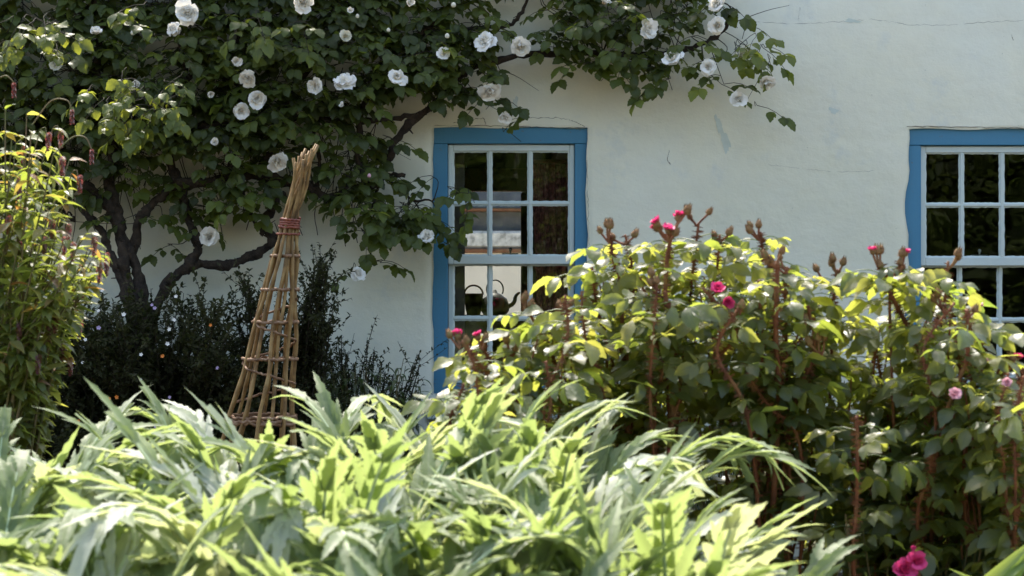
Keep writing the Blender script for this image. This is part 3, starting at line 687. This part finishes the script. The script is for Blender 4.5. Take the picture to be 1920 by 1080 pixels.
small_shrub('cotoneaster', tuple(at(540, 1040, 8.9) * (1, 1, 0)), spray([(615, 500), (605, 490), (625, 605), (600, 600), (580, 560), (585, 640), (560, 620), (570, 680), (600, 690), (545, 600), (530, 560), (590, 720), (560, 740), (480, 640), (500, 700), (530, 700), (470, 560), (480, 530), (455, 520), (440, 590), (620, 755), (590, 790), (500, 780), (550, 800), (450, 720), (470, 800), (610, 495), (598, 505), (620, 612)], 8.8) * 5, 20, .026, 'sprawling cotoneaster with arching twigs behind the willow obelisk', 'shrub', side=6)
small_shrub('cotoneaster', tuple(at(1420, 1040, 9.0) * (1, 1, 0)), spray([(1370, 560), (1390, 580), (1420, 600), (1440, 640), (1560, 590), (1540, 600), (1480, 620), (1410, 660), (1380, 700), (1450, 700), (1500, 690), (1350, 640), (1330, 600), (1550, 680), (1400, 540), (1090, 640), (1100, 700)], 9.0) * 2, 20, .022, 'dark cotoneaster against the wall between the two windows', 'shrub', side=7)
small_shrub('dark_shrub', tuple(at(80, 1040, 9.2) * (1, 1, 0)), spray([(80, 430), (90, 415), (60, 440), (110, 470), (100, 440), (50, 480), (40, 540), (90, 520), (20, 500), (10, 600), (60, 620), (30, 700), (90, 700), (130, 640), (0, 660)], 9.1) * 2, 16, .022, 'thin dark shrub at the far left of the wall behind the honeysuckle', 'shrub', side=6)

def stem_plant(name, base, tips, L, W, label, mat='under', nl=22, cat='plant', droop=2.1, tip=None, group=None, r=.003):
    t = thing(name, base, label, cat, group); lv = Leaves(T_LANCE); sb = MB(); b0 = np.array(base)
    for tp in tips:
        tp = np.array(tp); P = spline([b0 + rv(.06) * (1, 1, 0), (b0 * .45 + tp * .55) + rv(.04), tp], 14); sb.tube(P, np.linspace(r * 1.5, r * .6, 14), 5, False)
        for a in range(nl):
            x = 4 + (a / nl) * 9; k = int(x); p = P[k] * (1 - x + k) + P[min(13, k + 1)] * (x - k); az = a * 2.4 + rng.random()
            d = np.array([math.cos(az), math.sin(az), .55 + .3 * rng.random()]); lv.add(p, d, UP - .2 * d, L * (.7 + .5 * rng.random()), W, droop * (.6 + .7 * rng.random()), rng.random())
    f = MB(); lv.into(f); f.build('foliage', mat, t); sb.build('stems', 'greentwig', t); return t
def fill(x0, x1, y0, y1, Y0, Y1, n): return [at(x0 + (x1 - x0) * rng.random(), y0 + (y1 - y0) * rng.random(), Y0 + (Y1 - Y0) * rng.random()) for _ in range(n)]
stem_plant('spurge', tuple(at(700, 1050, 9.2) * (1, 1, 0)), fill(580, 800, 668, 820, 8.8, 9.3, 90), .12, .020, 'dark green spurge clump below and left of the first window', tip=1)
small_shrub('border_herb', tuple(at(660, 1040, 9.2) * (1, 1, 0)), spray([(645, 635), (640, 650), (697, 645), (700, 660), (690, 680), (670, 690), (650, 690), (720, 690), (625, 670), (612, 690), (785, 660), (780, 690), (715, 670), (660, 670), (770, 720), (740, 700)], 9.25) * 3, 12, .022, 'low dark herb with small leaves and upright tips between obelisk and window', 'herb', side=4)
stem_plant('spurge', tuple(at(860, 1050, 9.2) * (1, 1, 0)), fill(800, 960, 735, 900, 8.9, 9.3, 60), .09, .015, 'dark spurge clump under the first window')
stem_plant('spurge', tuple(at(1080, 1050, 9.2) * (1, 1, 0)), fill(980, 1200, 690, 930, 8.8, 9.3, 60), .08, .013, 'dark spurge between the first window and the wall, behind the pink roses')
stem_plant('spurge', tuple(at(1350, 1050, 9.0) * (1, 1, 0)), fill(1220, 1500, 690, 930, 8.6, 9.2, 70), .08, .013, 'dark spurge at the middle of the wall foot behind tall rose stems')
stem_plant('spurge', tuple(at(1620, 1050, 9.0) * (1, 1, 0)), fill(1500, 1740, 700, 950, 8.6, 9.2, 60), .1, .012, 'narrow-leaved spurge left of the second window foot')
stem_plant('spurge', tuple(at(1850, 1050, 8.6) * (1, 1, 0)), fill(1740, 1990, 760, 980, 8.2, 8.9, 60), .1, .012, 'dark spurge clump under the second window')
print('shrubs done')

# ------------------------------------------------------------------ pink-bracted honeysuckle, left
hb = at(-30, 540, 5.6); hb[2] = 0
hn = thing('himalayan_honeysuckle', tuple(hb), 'sunlit yellow green honeysuckle with reddish bracts at the left edge', 'honeysuckle')
lv = Leaves(T_LANCE); sb = MB(); BLS = []
HT = [(10, 205), (50, 215), (75, 245), (30, 270), (100, 290), (130, 300), (20, 330), (70, 340), (120, 450), (165, 465), (185, 480), (150, 500), (100, 480), (60, 430), (90, 400), (140, 520), (30, 480), (70, 560), (100, 590), (20, 600), (60, 640), (85, 690), (40, 720), (10, 660), (0, 400), (-20, 300), (0, 540), (160, 440), (178, 455), (185, 470), (150, 450), (172, 500), (140, 480), (190, 490), (120, 560), (50, 500), (10, 760), (20, 440), (-10, 250), (60, 300), (110, 540), (30, 380), (45, 610), (100, 640), (135, 595), (-30, 480), (-40, 380), (-30, 600), (20, 700), (170, 490), (80, 460), (55, 660), (75, 600)]
HT = HT + [(a + rng.normal() * 14, b_ + rng.normal() * 22) for a, b_ in HT if a < 150] + [(20, 640), (60, 700), (40, 740), (80, 660), (10, 720), (70, 620), (30, 690)]
for (px, py) in HT:
    tp = at(px, py, 5.25 + .7 * rng.random()); mid = hb * .4 + tp * .6 + np.array([-.03, 0, .22]) + rv(.06)
    P = spline([hb + rv(.06) * (1, 1, 0), mid, tp], 18); sb.tube(P, np.linspace(.007, .002, 18), 5, False)
    for a in range(44):
        i = 6 + int(a * 11.5 / 44); side = 1 if a % 2 else -1; d = unit(P[min(17, i + 1)] - P[i - 1]) * .3 + np.array([side * .8, rng.normal() * .6, -.3]) + rv(.5)
        L = .035 + .05 * rng.random(); T = min(1, abs(rng.normal() * .13)); 
        if a > 36 and rng.random() < .35: T = .35 + .4 * rng.random()
        lv.add(P[i], d, UP + rv(.4), L, L * .42, .9 * rng.random() + .3, T)
    if rng.random() < .4:               # hanging chain of bracts
        q = P[-1]; BL = Leaves(T_SMALL); BLS.append(BL); sb.tube(spline([q, q + (.02, -.01, .01), q + (.03, -.01, -.05)], 5), .0014, 4, False)
        for a in range(26):
            z = a / 26; p = q + np.array([.03, -.01, -.005 - .06 * z]); BL.add(p, np.array([math.cos(a * 2.2), math.sin(a * 2.2), -.6]), UP, .016 * (1.1 - .5 * z), .012, .5, rng.random())
for arc in (((60, 235), (95, 190), (125, 188), (135, 205)), ((100, 290), (135, 258), (160, 258), (172, 280)), ((0, 145), (12, 142), (22, 150), (26, 155))):
    P = spline([at(a, b_, 5.5) for a, b_ in arc], 16); BL = Leaves(T_SMALL); BLS.append(BL); sb.tube(P, .0022, 5, False)
    for a in range(46):
        z = a / 46; p = P[-1] + np.array([0, 0, -.045 * z]); BL.add(p, np.array([math.cos(a * 2.2), math.sin(a * 2.2), -.5]), UP, .010, .009, .5, rng.random() * .8)
f = MB(); lv.into(f); f.build('foliage', 'hon', hn); sb.build('stems', 'greentwig', hn); 
for BL in BLS: bl = MB(); BL.into(bl); bl.build('bract_chain', 'bract', hn)

# ------------------------------------------------------------------ willow obelisk
OY = 7.9; o_top = at(543, 420, OY); ring_c = at(487, 800, OY); gy_ = ring_c * 1.; 
down = (ring_c - o_top); gnd = o_top + down * (o_top[2] / -down[2])
ob_ = thing('willow_obelisk', tuple(gnd * (1, 1, 0)), 'leaning woven willow plant obelisk with red binding in front of the white wall', 'obelisk')
def ocen(t): return o_top + (gnd - o_top) * t
HB = o_top[2]; rad = lambda t: .034 + .245 * t
NP = 12; AZ = [6.283 * (q + .25 * math.sin(q * 5)) / NP for q in range(NP)]
def opt(a, t): c = ocen(t); r_ = rad(t); return c + np.array([math.cos(a) * r_, math.sin(a) * r_, 0])
tops = [(550, 296), (554, 318), (560, 292), (566, 285), (572, 278), (580, 283), (593, 270), (597, 272), (556, 305), (570, 300), (576, 290), (586, 280)]
for q, a in enumerate(AZ):
    tp = at(*tops[q], OY + .03 * math.sin(a)); mb = MB(); P = [opt(a, t) + rv(.010) for t in np.linspace(1, 0, 12)] + [o_top * .5 + tp * .5 + np.array([.026 * math.cos(a + .5), .026 * math.sin(a + .5), 0]), tp + np.array([0, .03 * math.sin(a), 0])]
    P = spline(P, 40); r_ = np.linspace(.0095, .0072, 40); r_[::5] *= 1.28; mb.tube(P, r_, 8); mb.build('willow_rod', 'willow', ob_)
def ringz(py): return (at(500, py, OY)[2] - gnd[2]) and (o_top[2] - at(500, py, OY)[2]) / o_top[2]
def hoop(t0, turns, r, name, mat, jit=.002, out=.013, n=90, dz=0):
    mb = MB(); P = []
    for k in np.linspace(0, 1, n):
        a = 6.283 * turns * k; t = t0 + dz * k; c = ocen(t); rr = max(rad(t), .034) + (out if mat == 'binding' else out * math.cos(a * NP / 2 + k)); P.append(c + np.array([math.cos(a) * rr, math.sin(a) * rr, rng.normal() * jit]))
    mb.tube(P, r, 6); return mb.build(name, mat, ob_)
hoop(ringz(409), 4, .0065, 'binding', 'binding', .0015, .009, 120, .024); hoop(ringz(437), 1.2, .005, 'binding', 'binding', .001, .012, 50, .004)
for py in (480, 543, 604, 673, 780): hoop(ringz(py), 1, .0075, 'hoop', 'willowweave')
hoop(ringz(785), 2, .009, 'hoop', 'willowweave', .004, .012, 120, .01)
hoop(ringz(560), 2.5, .006, 'spiral_band', 'willowweave', .002, .006, 160, ringz(760) - ringz(560))
# ------------------------------------------------------------------ moss roses
def bud_cluster(parent, p, ups, pinks, s=1.):
    st = MB(); p = p - UP * .018
    for i, (dx, dy, dz, r_, pink) in enumerate(ups):
        cb = MB(); q = p + np.array([dx, dy, dz]); ax = unit(q - p + np.array([0, 0, .02]) + rv(.005))
        st.tube([p, (p + q) / 2 + rv(.003), q], .0035 * s, 5, False)
        cb.lathe([(.003, 0), (r_ * .6, r_ * .25), (r_ * .8, r_ * .8), (r_ * .72, r_ * 1.3), (r_ * .5, r_ * 1.6)] if pink else [(.003, 0), (r_ * .6, r_ * .2), (r_ * .85, r_ * .8), (r_ * .7, r_ * 1.4), (r_ * .35, r_ * 1.9), (0, r_ * 2.1)], q, 10, ax)
        for k in range(26):     # mossy bristles
            a = rng.random() * 6.28; h = rng.random() * 1.4 * r_; u = unit(np.cross(ax, rv())); c = q + ax * h + u * r_ * .7; e = c + unit(u + ax * .5) * r_ * (.35 + .3 * rng.random()); w_ = np.cross(ax, u) * .0016
            cb.add([c - w_, c + w_, e + w_ * .2, e - w_ * .2], [(0, 1, 2, 3)])
        for k in range(5):      # sepals
            a = k * 1.257; u = np.cross(ax, [math.cos(a), math.sin(a), .3]); u = unit(u); c = q + ax * r_ * 1.1 + u * r_ * .7; e = q + ax * r_ * (2.5 if not pink else 1.9) + u * r_ * (.35 if not pink else 1.2); w_ = unit(np.cross(ax, u)) * r_ * .35
            cb.add([c - w_, c + w_, e + w_ * .1, e - w_ * .1], [(0, 1, 2, 3)])
        cb.build('bud', 'calyx', parent)
        if pink: place(pink, 'flower', q + ax * r_ * .7, r_ * 1.65, ax, parent)
    st.build('bud_stalk', 'redstem', parent)
def canes(parent, paths, lv, tw, dens=1., tall=False):
    base = np.array(parent.location)
    for pts, Y0, r0 in paths:
        P0 = [at(a, b_, Y0 + (k * .02)) for k, (a, b_) in enumerate(pts)]; foot = P0[-1] * .25 + base * .75; foot[2] = 0
        P = spline(P0 + [(P0[-1] * .6 + foot * .4) + rv(.04), foot], 40); mb = MB(); mb.tube(P, np.linspace(r0 * .66, r0 * 1.0, 40), 7, True, .2)
        T = unit(np.gradient(P, axis=0))
        for k in range(260):    # prickles
            x = rng.random() ** .9 * 30; i = int(x); p = P[i] * (1 - x + i) + P[i + 1] * (x - i); u = unit(np.cross(T[i], rv())); w_ = T[i] * .0020; e = p + u * (r0 * 1.0 + .009 + .006 * rng.random()); c = p + u * r0 * .5
            mb.add([c - w_, c + w_, e + w_ * .2, e - w_ * .2], [(0, 1, 2, 3)])
        mb.build('cane', 'redstem', parent)
        az = rng.random() * 6
        for i in range(3, 30, 1):
            if rng.random() > .62 * dens: continue
            az += 2.4; q = P[i]; D = np.array([math.cos(az), math.sin(az), .25 + .3 * rng.random()])
            compound(lv, tw, q, D, .044 + .044 * rng.random(), .54, .8, .45 + .15 * rng.random(), .8, tr=.0014, rl=1.5)
def fillrose(parent, lv, tw, tips, depth=.35, pt=None):
    base = np.array(parent.location)
    for tp in tips:
        low = tp * .55 + base * .45; low[2] = tp[2] - depth - .2 * rng.random(); P = spline([low, (low + tp) / 2 + rv(.05), tp], 9); tw.tube(P, np.linspace(.0045, .0025, 9), 5, False)
        az = rng.random() * 6
        for i in (2, 4, 5, 6, 7, 8):
            az += 2.4 + rng.random() * .5; D = np.array([math.cos(az), math.sin(az), .2 + .4 * rng.random()]); compound(lv, pt, P[i], D, .038 + .046 * rng.random(), .54, .8, .42 + .2 * rng.random(), .9, tr=.0013, rl=1.5)
def topline(px):
    return np.interp(px, [820, 860, 920, 980, 1040, 1080, 1140, 1180, 1260, 1330, 1400, 1430, 1480, 1530, 1560, 1600, 1650, 1690, 1720, 1760, 1830, 1860, 1900, 1960], [760, 650, 665, 620, 590, 520, 500, 490, 500, 510, 540, 510, 510, 610, 590, 700, 610, 590, 620, 560, 590, 670, 710, 710])
def rosetips(x0, x1, Y0, Y1, n, bias=1.3):
    out = []
    for _ in range(n):
        px = x0 + (x1 - x0) * rng.random(); t = topline(px); Y_ = Y0 + (Y1 - Y0) * rng.random(); py = t + 20 * math.sin(px * .045) + (1130 - t) * rng.random() ** bias; out.append(at(px, py, Y_))
    return out
RG = 'moss rose bushes with pink buds'
def c4(n, s=1., pk=()):
    out = []
    for k in range(n): out.append(((rng.random() - .5) * .06 * s, (rng.random() - .5) * .03, .01 + .035 * rng.random() * s, (.010 + .004 * rng.random()) * s, pk[k] if k < len(pk) else None))
    return out
def rosebush(name, base_px, Y_, label, paths, clusters, tips, dens=1.):
    b0 = at(base_px, 0, Y_); b0[2] = 0; t = thing(name, tuple(b0), label, 'rose bush', RG); lv = Leaves(T_ROSE); tw = MB(); pt = MB()
    x0 = base_px
    for _ in range(4):
        a = x0 + (rng.random() - .5) * 240; tl = topline(a); yy = tl - 10 + 90 * rng.random(); paths = paths + [([(a, yy), (a + rng.normal() * 30, yy + 90), (a * .6 + x0 * .4, yy + 220)], Y_ - .3 - .2 * rng.random(), .004 + .003 * rng.random())]
        if rng.random() < .35: clusters = clusters + [(a, yy + 4, paths[-1][1], int(rng.integers(1, 4)), ())]
    canes(t, paths, lv, pt, dens); fillrose(t, lv, tw, tips, pt=pt); f = pt; lv.into(f); f.build('foliage', 'moss', t); tw.build('shoots', 'redstem', t)
    for (px, py, Yc, n_, pk) in clusters: bud_cluster(t, at(px, py, Yc), c4(n_, 1., pk), 0)
    return t
rosebush('moss_rose', 960, 4.9, 'moss rose bush in front of the first window with pink bud at its left tip',
         [([(866, 640), (905, 690), (950, 742), (990, 800)], 4.7, .008), ([(900, 640), (925, 690), (960, 760)], 4.75, .006), ([(985, 570), (1010, 620), (1035, 665), (1050, 760)], 4.8, .006), ([(1052, 572), (1040, 630), (1060, 700)], 4.8, .005), ([(1010, 640), (1000, 720), (1010, 820)], 5.0, .005)],
         [(862, 642, 4.7, 2, (PINK[1], None)), (905, 645, 4.72, 2, (PINK[1],)), (985, 572, 4.8, 3, ()), (1050, 574, 4.8, 2, ()), (960, 660, 4.8, 3, ())], rosetips(850, 1090, 4.75, 4.98, 54))
rosebush('moss_rose', 1200, 5.1, 'tall moss rose bush with a cluster of magenta flowers at its top',
         [([(1262, 425), (1252, 480), (1248, 560), (1262, 680), (1256, 840)], 4.8, .0085), ([(1145, 440), (1150, 490), (1165, 560)], 4.9, .0055), ([(1172, 440), (1185, 500), (1190, 600)], 4.95, .005), ([(1110, 500), (1120, 580), (1150, 700)], 5.0, .005), ([(1200, 520), (1230, 640), (1250, 720)], 4.85, .006), ([(1310, 420), (1300, 500), (1290, 600)], 4.9, .0055)],
         [(1254, 440, 4.8, 5, (PINK[0], PINK[1], PINK[1])), (1266, 415, 4.8, 2, (PINK[0],)), (1143, 445, 4.9, 3, ()), (1172, 447, 4.95, 2, ()), (1306, 412, 4.9, 3, ()), (1290, 850, 4.6, 2, (PINK[0],)), (1292, 826, 4.6, 1, (PINK[1],))], rosetips(1060, 1330, 4.95, 5.2, 68))
t2 = rosebush('moss_rose', 1430, 5.1, 'moss rose bush with thick red bristly cane between the windows',
         [([(1458, 490), (1456, 560), (1455, 640), (1460, 760)], 4.7, .0095), ([(1476, 500), (1472, 570), (1475, 680)], 4.8, .006), ([(1426, 435), (1432, 480), (1450, 560)], 4.9, .0055), ([(1350, 440), (1345, 500), (1335, 600)], 4.9, .005), ([(1570, 505), (1563, 560), (1560, 640)], 4.9, .006), ([(1400, 700), (1440, 760), (1500, 840)], 4.7, .006), ([(1525, 700), (1490, 760), (1450, 840)], 4.8, .006)],
         [(1454, 492, 4.7, 4, ()), (1478, 504, 4.8, 2, ()), (1424, 440, 4.9, 3, ()), (1348, 444, 4.9, 2, ()), (1571, 510, 4.9, 3, ()), (1540, 655, 4.7, 3, ()), (1548, 515, 4.9, 1, ())], rosetips(1310, 1580, 4.85, 5.1, 68))
place(PINK[1], 'flower', at(1349, 548, 4.7), .030, unit(np.array([-.2, -.6, .6])), t2); place(PINK[0], 'flower', at(1362, 566, 4.72), .022, unit(np.array([.3, -.8, -.2])), t2)
rosebush('moss_rose', 1700, 5.0, 'moss rose bush before the second window with forked bud stems',
         [([(1650, 492), (1665, 540), (1690, 590), (1716, 640), (1740, 720)], 4.7, .0075), ([(1688, 490), (1680, 530), (1668, 560)], 4.7, .005), ([(1778, 490), (1772, 560), (1750, 620), (1730, 700)], 4.8, .006), ([(1606, 780), (1608, 840), (1606, 950), (1600, 1060)], 4.4, .0065), ([(1640, 620), (1650, 700), (1670, 800)], 4.9, .005), ([(1790, 640), (1800, 720), (1770, 800)], 4.7, .008)],
         [(1648, 494, 4.7, 3, (PINK[1],)), (1688, 494, 4.7, 3, (PINK[1],)), (1668, 515, 4.7, 3, ()), (1778, 492, 4.8, 2, ()), (1826, 600, 4.8, 2, (PALE[0],))], rosetips(1570, 1800, 4.8, 5.05, 76, 1.1))
t3 = rosebush('moss_rose', 1880, 4.8, 'low moss rose bush at the right edge with open pink flowers near the ground',
         [([(1920, 690), (1890, 760), (1830, 860)], 4.6, .007), ([(1960, 740), (1880, 790), (1810, 840)], 4.5, .006), ([(1830, 700), (1820, 780), (1780, 860)], 4.7, .006), ([(1750, 840), (1740, 900), (1720, 980)], 4.5, .006), ([(1880, 700), (1870, 760), (1850, 840)], 4.7, .005)],
         [(1830, 695, 4.7, 3, (PALE[0],)), (1886, 690, 4.7, 3, (PINK[1],)), (1918, 690, 4.6, 3, ()), (1865, 700, 4.7, 2, ())], rosetips(1780, 1990, 4.5, 4.9, 60, .9))
for (px, py, r_, pk) in ((1719, 1056, .030, PINK[0]), (1692, 1072, .034, PINK[0]), (1788, 742, .024, PALE[0]), (1888, 720, .018, PALE[0]), (1712, 1030, .010, PINK[1])): place(pk, 'flower', at(px, py, 4.25), r_, unit(np.array([rng.normal() * .2, -.8, .5])), t3)
lb = at(1960, 0, 3.9); lb[2] = 0
ir = thing('iris_clump', tuple(lb), 'clump of bright green strap leaves in the bottom right corner', 'iris'); lv = Leaves(T_STRAP)
for (px, py, tx, ty) in ((1850, 1075, 1925, 985), (1860, 1090, 1940, 1000), (1870, 1100, 1960, 1010), (1845, 1085, 1935, 970), (1880, 1100, 1930, 1030), (1900, 1120, 1990, 980), (1930, 1100, 1860, 1040)):
    a = at(px, py, 3.95) ; b_ = at(tx, ty, 3.9); d = b_ - a; a0 = a - unit(d) * .25; lv.add(a0, d + rv(.02), np.array([-.5, -.8, .4]), .25 + np.linalg.norm(d) * 1.25, .035, .5, rng.random())
for q in range(12): lv.add(lb + rv(.12) * (1, 1, 0), np.array([rng.normal() * .4, rng.normal() * .3, 1.]), np.array([0, -1, .2]), .9 + .2 * rng.random(), .035, .7, rng.random())
f = MB(); lv.into(f); f.build('leaves', 'iris', ir)
stem_plant('hydrangea', tuple(at(1700, 0, 4.6) * (1, 1, 0)), fill(1580, 1900, 930, 1090, 4.4, 4.9, 26), .10, .055, 'broad-leaved dark green plant low on the right behind the pink flowers', 'under', nl=9, droop=.8)
print('roses done')

# ------------------------------------------------------------------ cardoons
def cardoon(x, y, H, label, nleaf=28, lean=0.):
    t = thing('cardoon', (x, y, 0), label, 'cardoon', 'silvery cardoon clumps across the foreground'); lv = Leaves(T_LOBE); rb = MB(); wg = MB()
    az0 = rng.random() * 6
    for k in range(nleaf):
        az = az0 + k * 2.4 + rng.normal() * .25; inner = k / nleaf
        L = H * (1.22 + .28 * rng.random()); th0 = .06 + .24 * (1 - inner) + .08 * rng.random(); th1 = (1.5 + 1.3 * rng.random()) if rng.random() < .68 else .8 + .6 * rng.random()
        n = 26; tt = np.linspace(0, 1, n); ang = th0 + (th1 - th0) * tt ** 4.5; D = np.array([math.cos(az), math.sin(az), 0])
        st = np.array([np.zeros(n - 1)]); P = [np.array([x, y, .0]) + D * .04]
        for i in range(1, n): P.append(P[-1] + (D * math.sin(ang[i]) + UP * math.cos(ang[i])) * L / (n - 1))
        P = np.array(P); P *= 1; up_ = th1 < 1.42; zt = H * ((.88 + .18 * rng.random()) if up_ else (.66 + .34 * rng.random())); zm = P[:, 2].max(); P = P[0] + (P - P[0]) * (zt / zm) * np.array([.72, .72, 1]); P[:, 0] += lean * tt ** 2; sway = rng.normal() * .10
        Sd = np.array([-math.sin(az), math.cos(az), 0])
        if (960 + FPX * P[:, 0] / P[:, 1]).max() > 1500: P[:, 0] = x - (P[:, 0] - x); az = math.pi - az; Sd = np.array([-math.sin(az), math.cos(az), 0])
        P += Sd * (sway * tt ** 2)[:, None]
        T = unit(np.gradient(P, axis=0)); Nn = unit(np.cross(Sd, T)); Nn *= np.sign((Nn[:1] * (UP - D)).sum())
        S2 = np.cross(T, Nn); T_ = float(np.clip(.38 + rng.normal() * .2, 0, 1)) if rng.random() > .2 else .95  # a share of leaves is coloured silver white as painted sun highlights
        rb.tube(P[:-2], np.linspace(.013, .003, n - 2), 5, False)
        ww = .008 + .013 * np.sin(np.clip((tt - .25) / .75, 0, 1) * 2.6)     # blade along the rib
        V = np.stack([P - S2 * ww[:, None] + Nn * (ww * .3)[:, None], P + Nn * .002, P + S2 * ww[:, None] + Nn * (ww * .3)[:, None]], 1).reshape(-1, 3)
        F = [(i * 3 + j, i * 3 + j + 1, i * 3 + j + 4, i * 3 + j + 3) for i in range(7, n - 1) for j in (0, 1)]
        A = np.stack([np.full(len(V), T_), np.repeat(tt, 3), np.tile([0, .5, 1], n)], -1); wg.add(V, F, A)
        for a, u in enumerate(np.linspace(.34, .95, 17)):
            i = int(u * (n - 1)); sd = 1 if a % 2 else -1; prof = math.sin((u - .30) / .70 * 2.7) 
            for s2 in (sd, -sd):
                if s2 == -sd and rng.random() < .12: continue
                LL = (.050 + .072 * prof) * (.7 + .6 * rng.random()); p = P[i] + S2[i] * s2 * ww[i] * .4
                lv.add(p, T[i] * (.75 + .4 * u) + S2[i] * s2 * (.95 - .5 * u) + Nn[i] * .25 * rng.random(), Nn[i] + rv(.3), LL, LL * (.19 + .11 * rng.random()), .9 * rng.random() + .15, float(np.clip(T_ + rng.normal() * .1, 0, 1)))
        lv.add(P[-3], T[-3] + rv(.1), Nn[-3], .09 + .11 * rng.random(), .022 + .012 * rng.random(), .8 * rng.random(), T_)
    lv.into(wg); wg.build('foliage', 'cardoon', t); rb.build('ribs', 'rib', t)
CARD = [(-1.30, 4.15, 1.27, 'cardoon clump at the back left under the honeysuckle'), (-.95, 4.35, 1.13, 'cardoon clump in the back row left of the willow obelisk'), (-.58, 4.25, 1.30, 'cardoon clump just in front of the willow obelisk foot'), (-.24, 4.2, 1.32, 'back row cardoon below the spurge and bare wall'), (.05, 4.15, 1.24, 'back row cardoon below the first window'), (.22, 3.95, 1.12, 'back row cardoon under the leftmost pink rose bush'),
        (-1.12, 3.55, 1.20, 'cardoon clump at the left edge, middle row'), (-.76, 3.6, 1.20, 'cardoon left of the obelisk line, middle row'), (-.42, 3.55, 1.26, 'central cardoon of the middle row'), (-.10, 3.55, 1.22, 'cardoon directly below the first window, middle row'), (.12, 3.5, 1.14, 'cardoon beside the rose bush canes, middle row'), (.33, 3.45, 1.18, 'rightmost cardoon with long silver leaf arching towards the rose canes'),
        (-.85, 3.0, 1.14, 'front left cardoon with broad silver leaves'), (-.48, 2.95, 1.15, 'front cardoon left of centre'), (-.12, 2.95, 1.13, 'front cardoon at the centre bottom of the view'), (.10, 3.0, 1.10, 'front right cardoon with drooping pale leaves')]
for (x, y, H, lab) in CARD: cardoon(x, y, H, 'silvery green ' + lab, 40)
# ------------------------------------------------------------------ trees on the far side of the garden, mirrored in the panes
for k, (x, y, h) in enumerate(((-6, -10, 6.5), (-1, -12, 7.5), (4.5, -11, 6.8), (10, -12, 7.5), (-12, -12, 7))):
    t = thing('garden_tree', (x, y, 0), ('dark leafy tree across the garden, %s behind the viewer' % ['left', 'straight', 'right', 'far right', 'far left'][k]), 'tree')
    mb = MB(); mb.tube(spline([(x, y, 0), (x + .1, y, h * .4), (x, y, h * .8)], 10), np.linspace(.2, .06, 10), 8)
    for q in range(9):
        a = q * 2.4; z = h * (.2 + .07 * q); mb.tube(spline([(x, y, z), (x + math.cos(a) * 1.2, y + math.sin(a) * 1.2, z + .5), (x + math.cos(a) * 2.2, y + math.sin(a) * 2.2, z + .9)], 8), np.linspace(.07, .02, 8), 5)
    mb.build('trunk', 'rosebark', t); lv = Leaves(T_SMALL)
    for q in range(7000):
        a = rng.random() * 6.28; z = h * (.04 + .96 * rng.random()); rr = 3.1 * (1 - (z / h) ** 3) ** .5 * rng.random() ** .35 + .1
        lv.add(np.array([x + math.cos(a) * rr, y + math.sin(a) * rr, z]), rv(), UP + rv(.8), .42, .32, .4, rng.random())
    f = MB(); lv.into(f); f.build('crown', 'tree', t)
print('objects', len(bpy.data.objects))
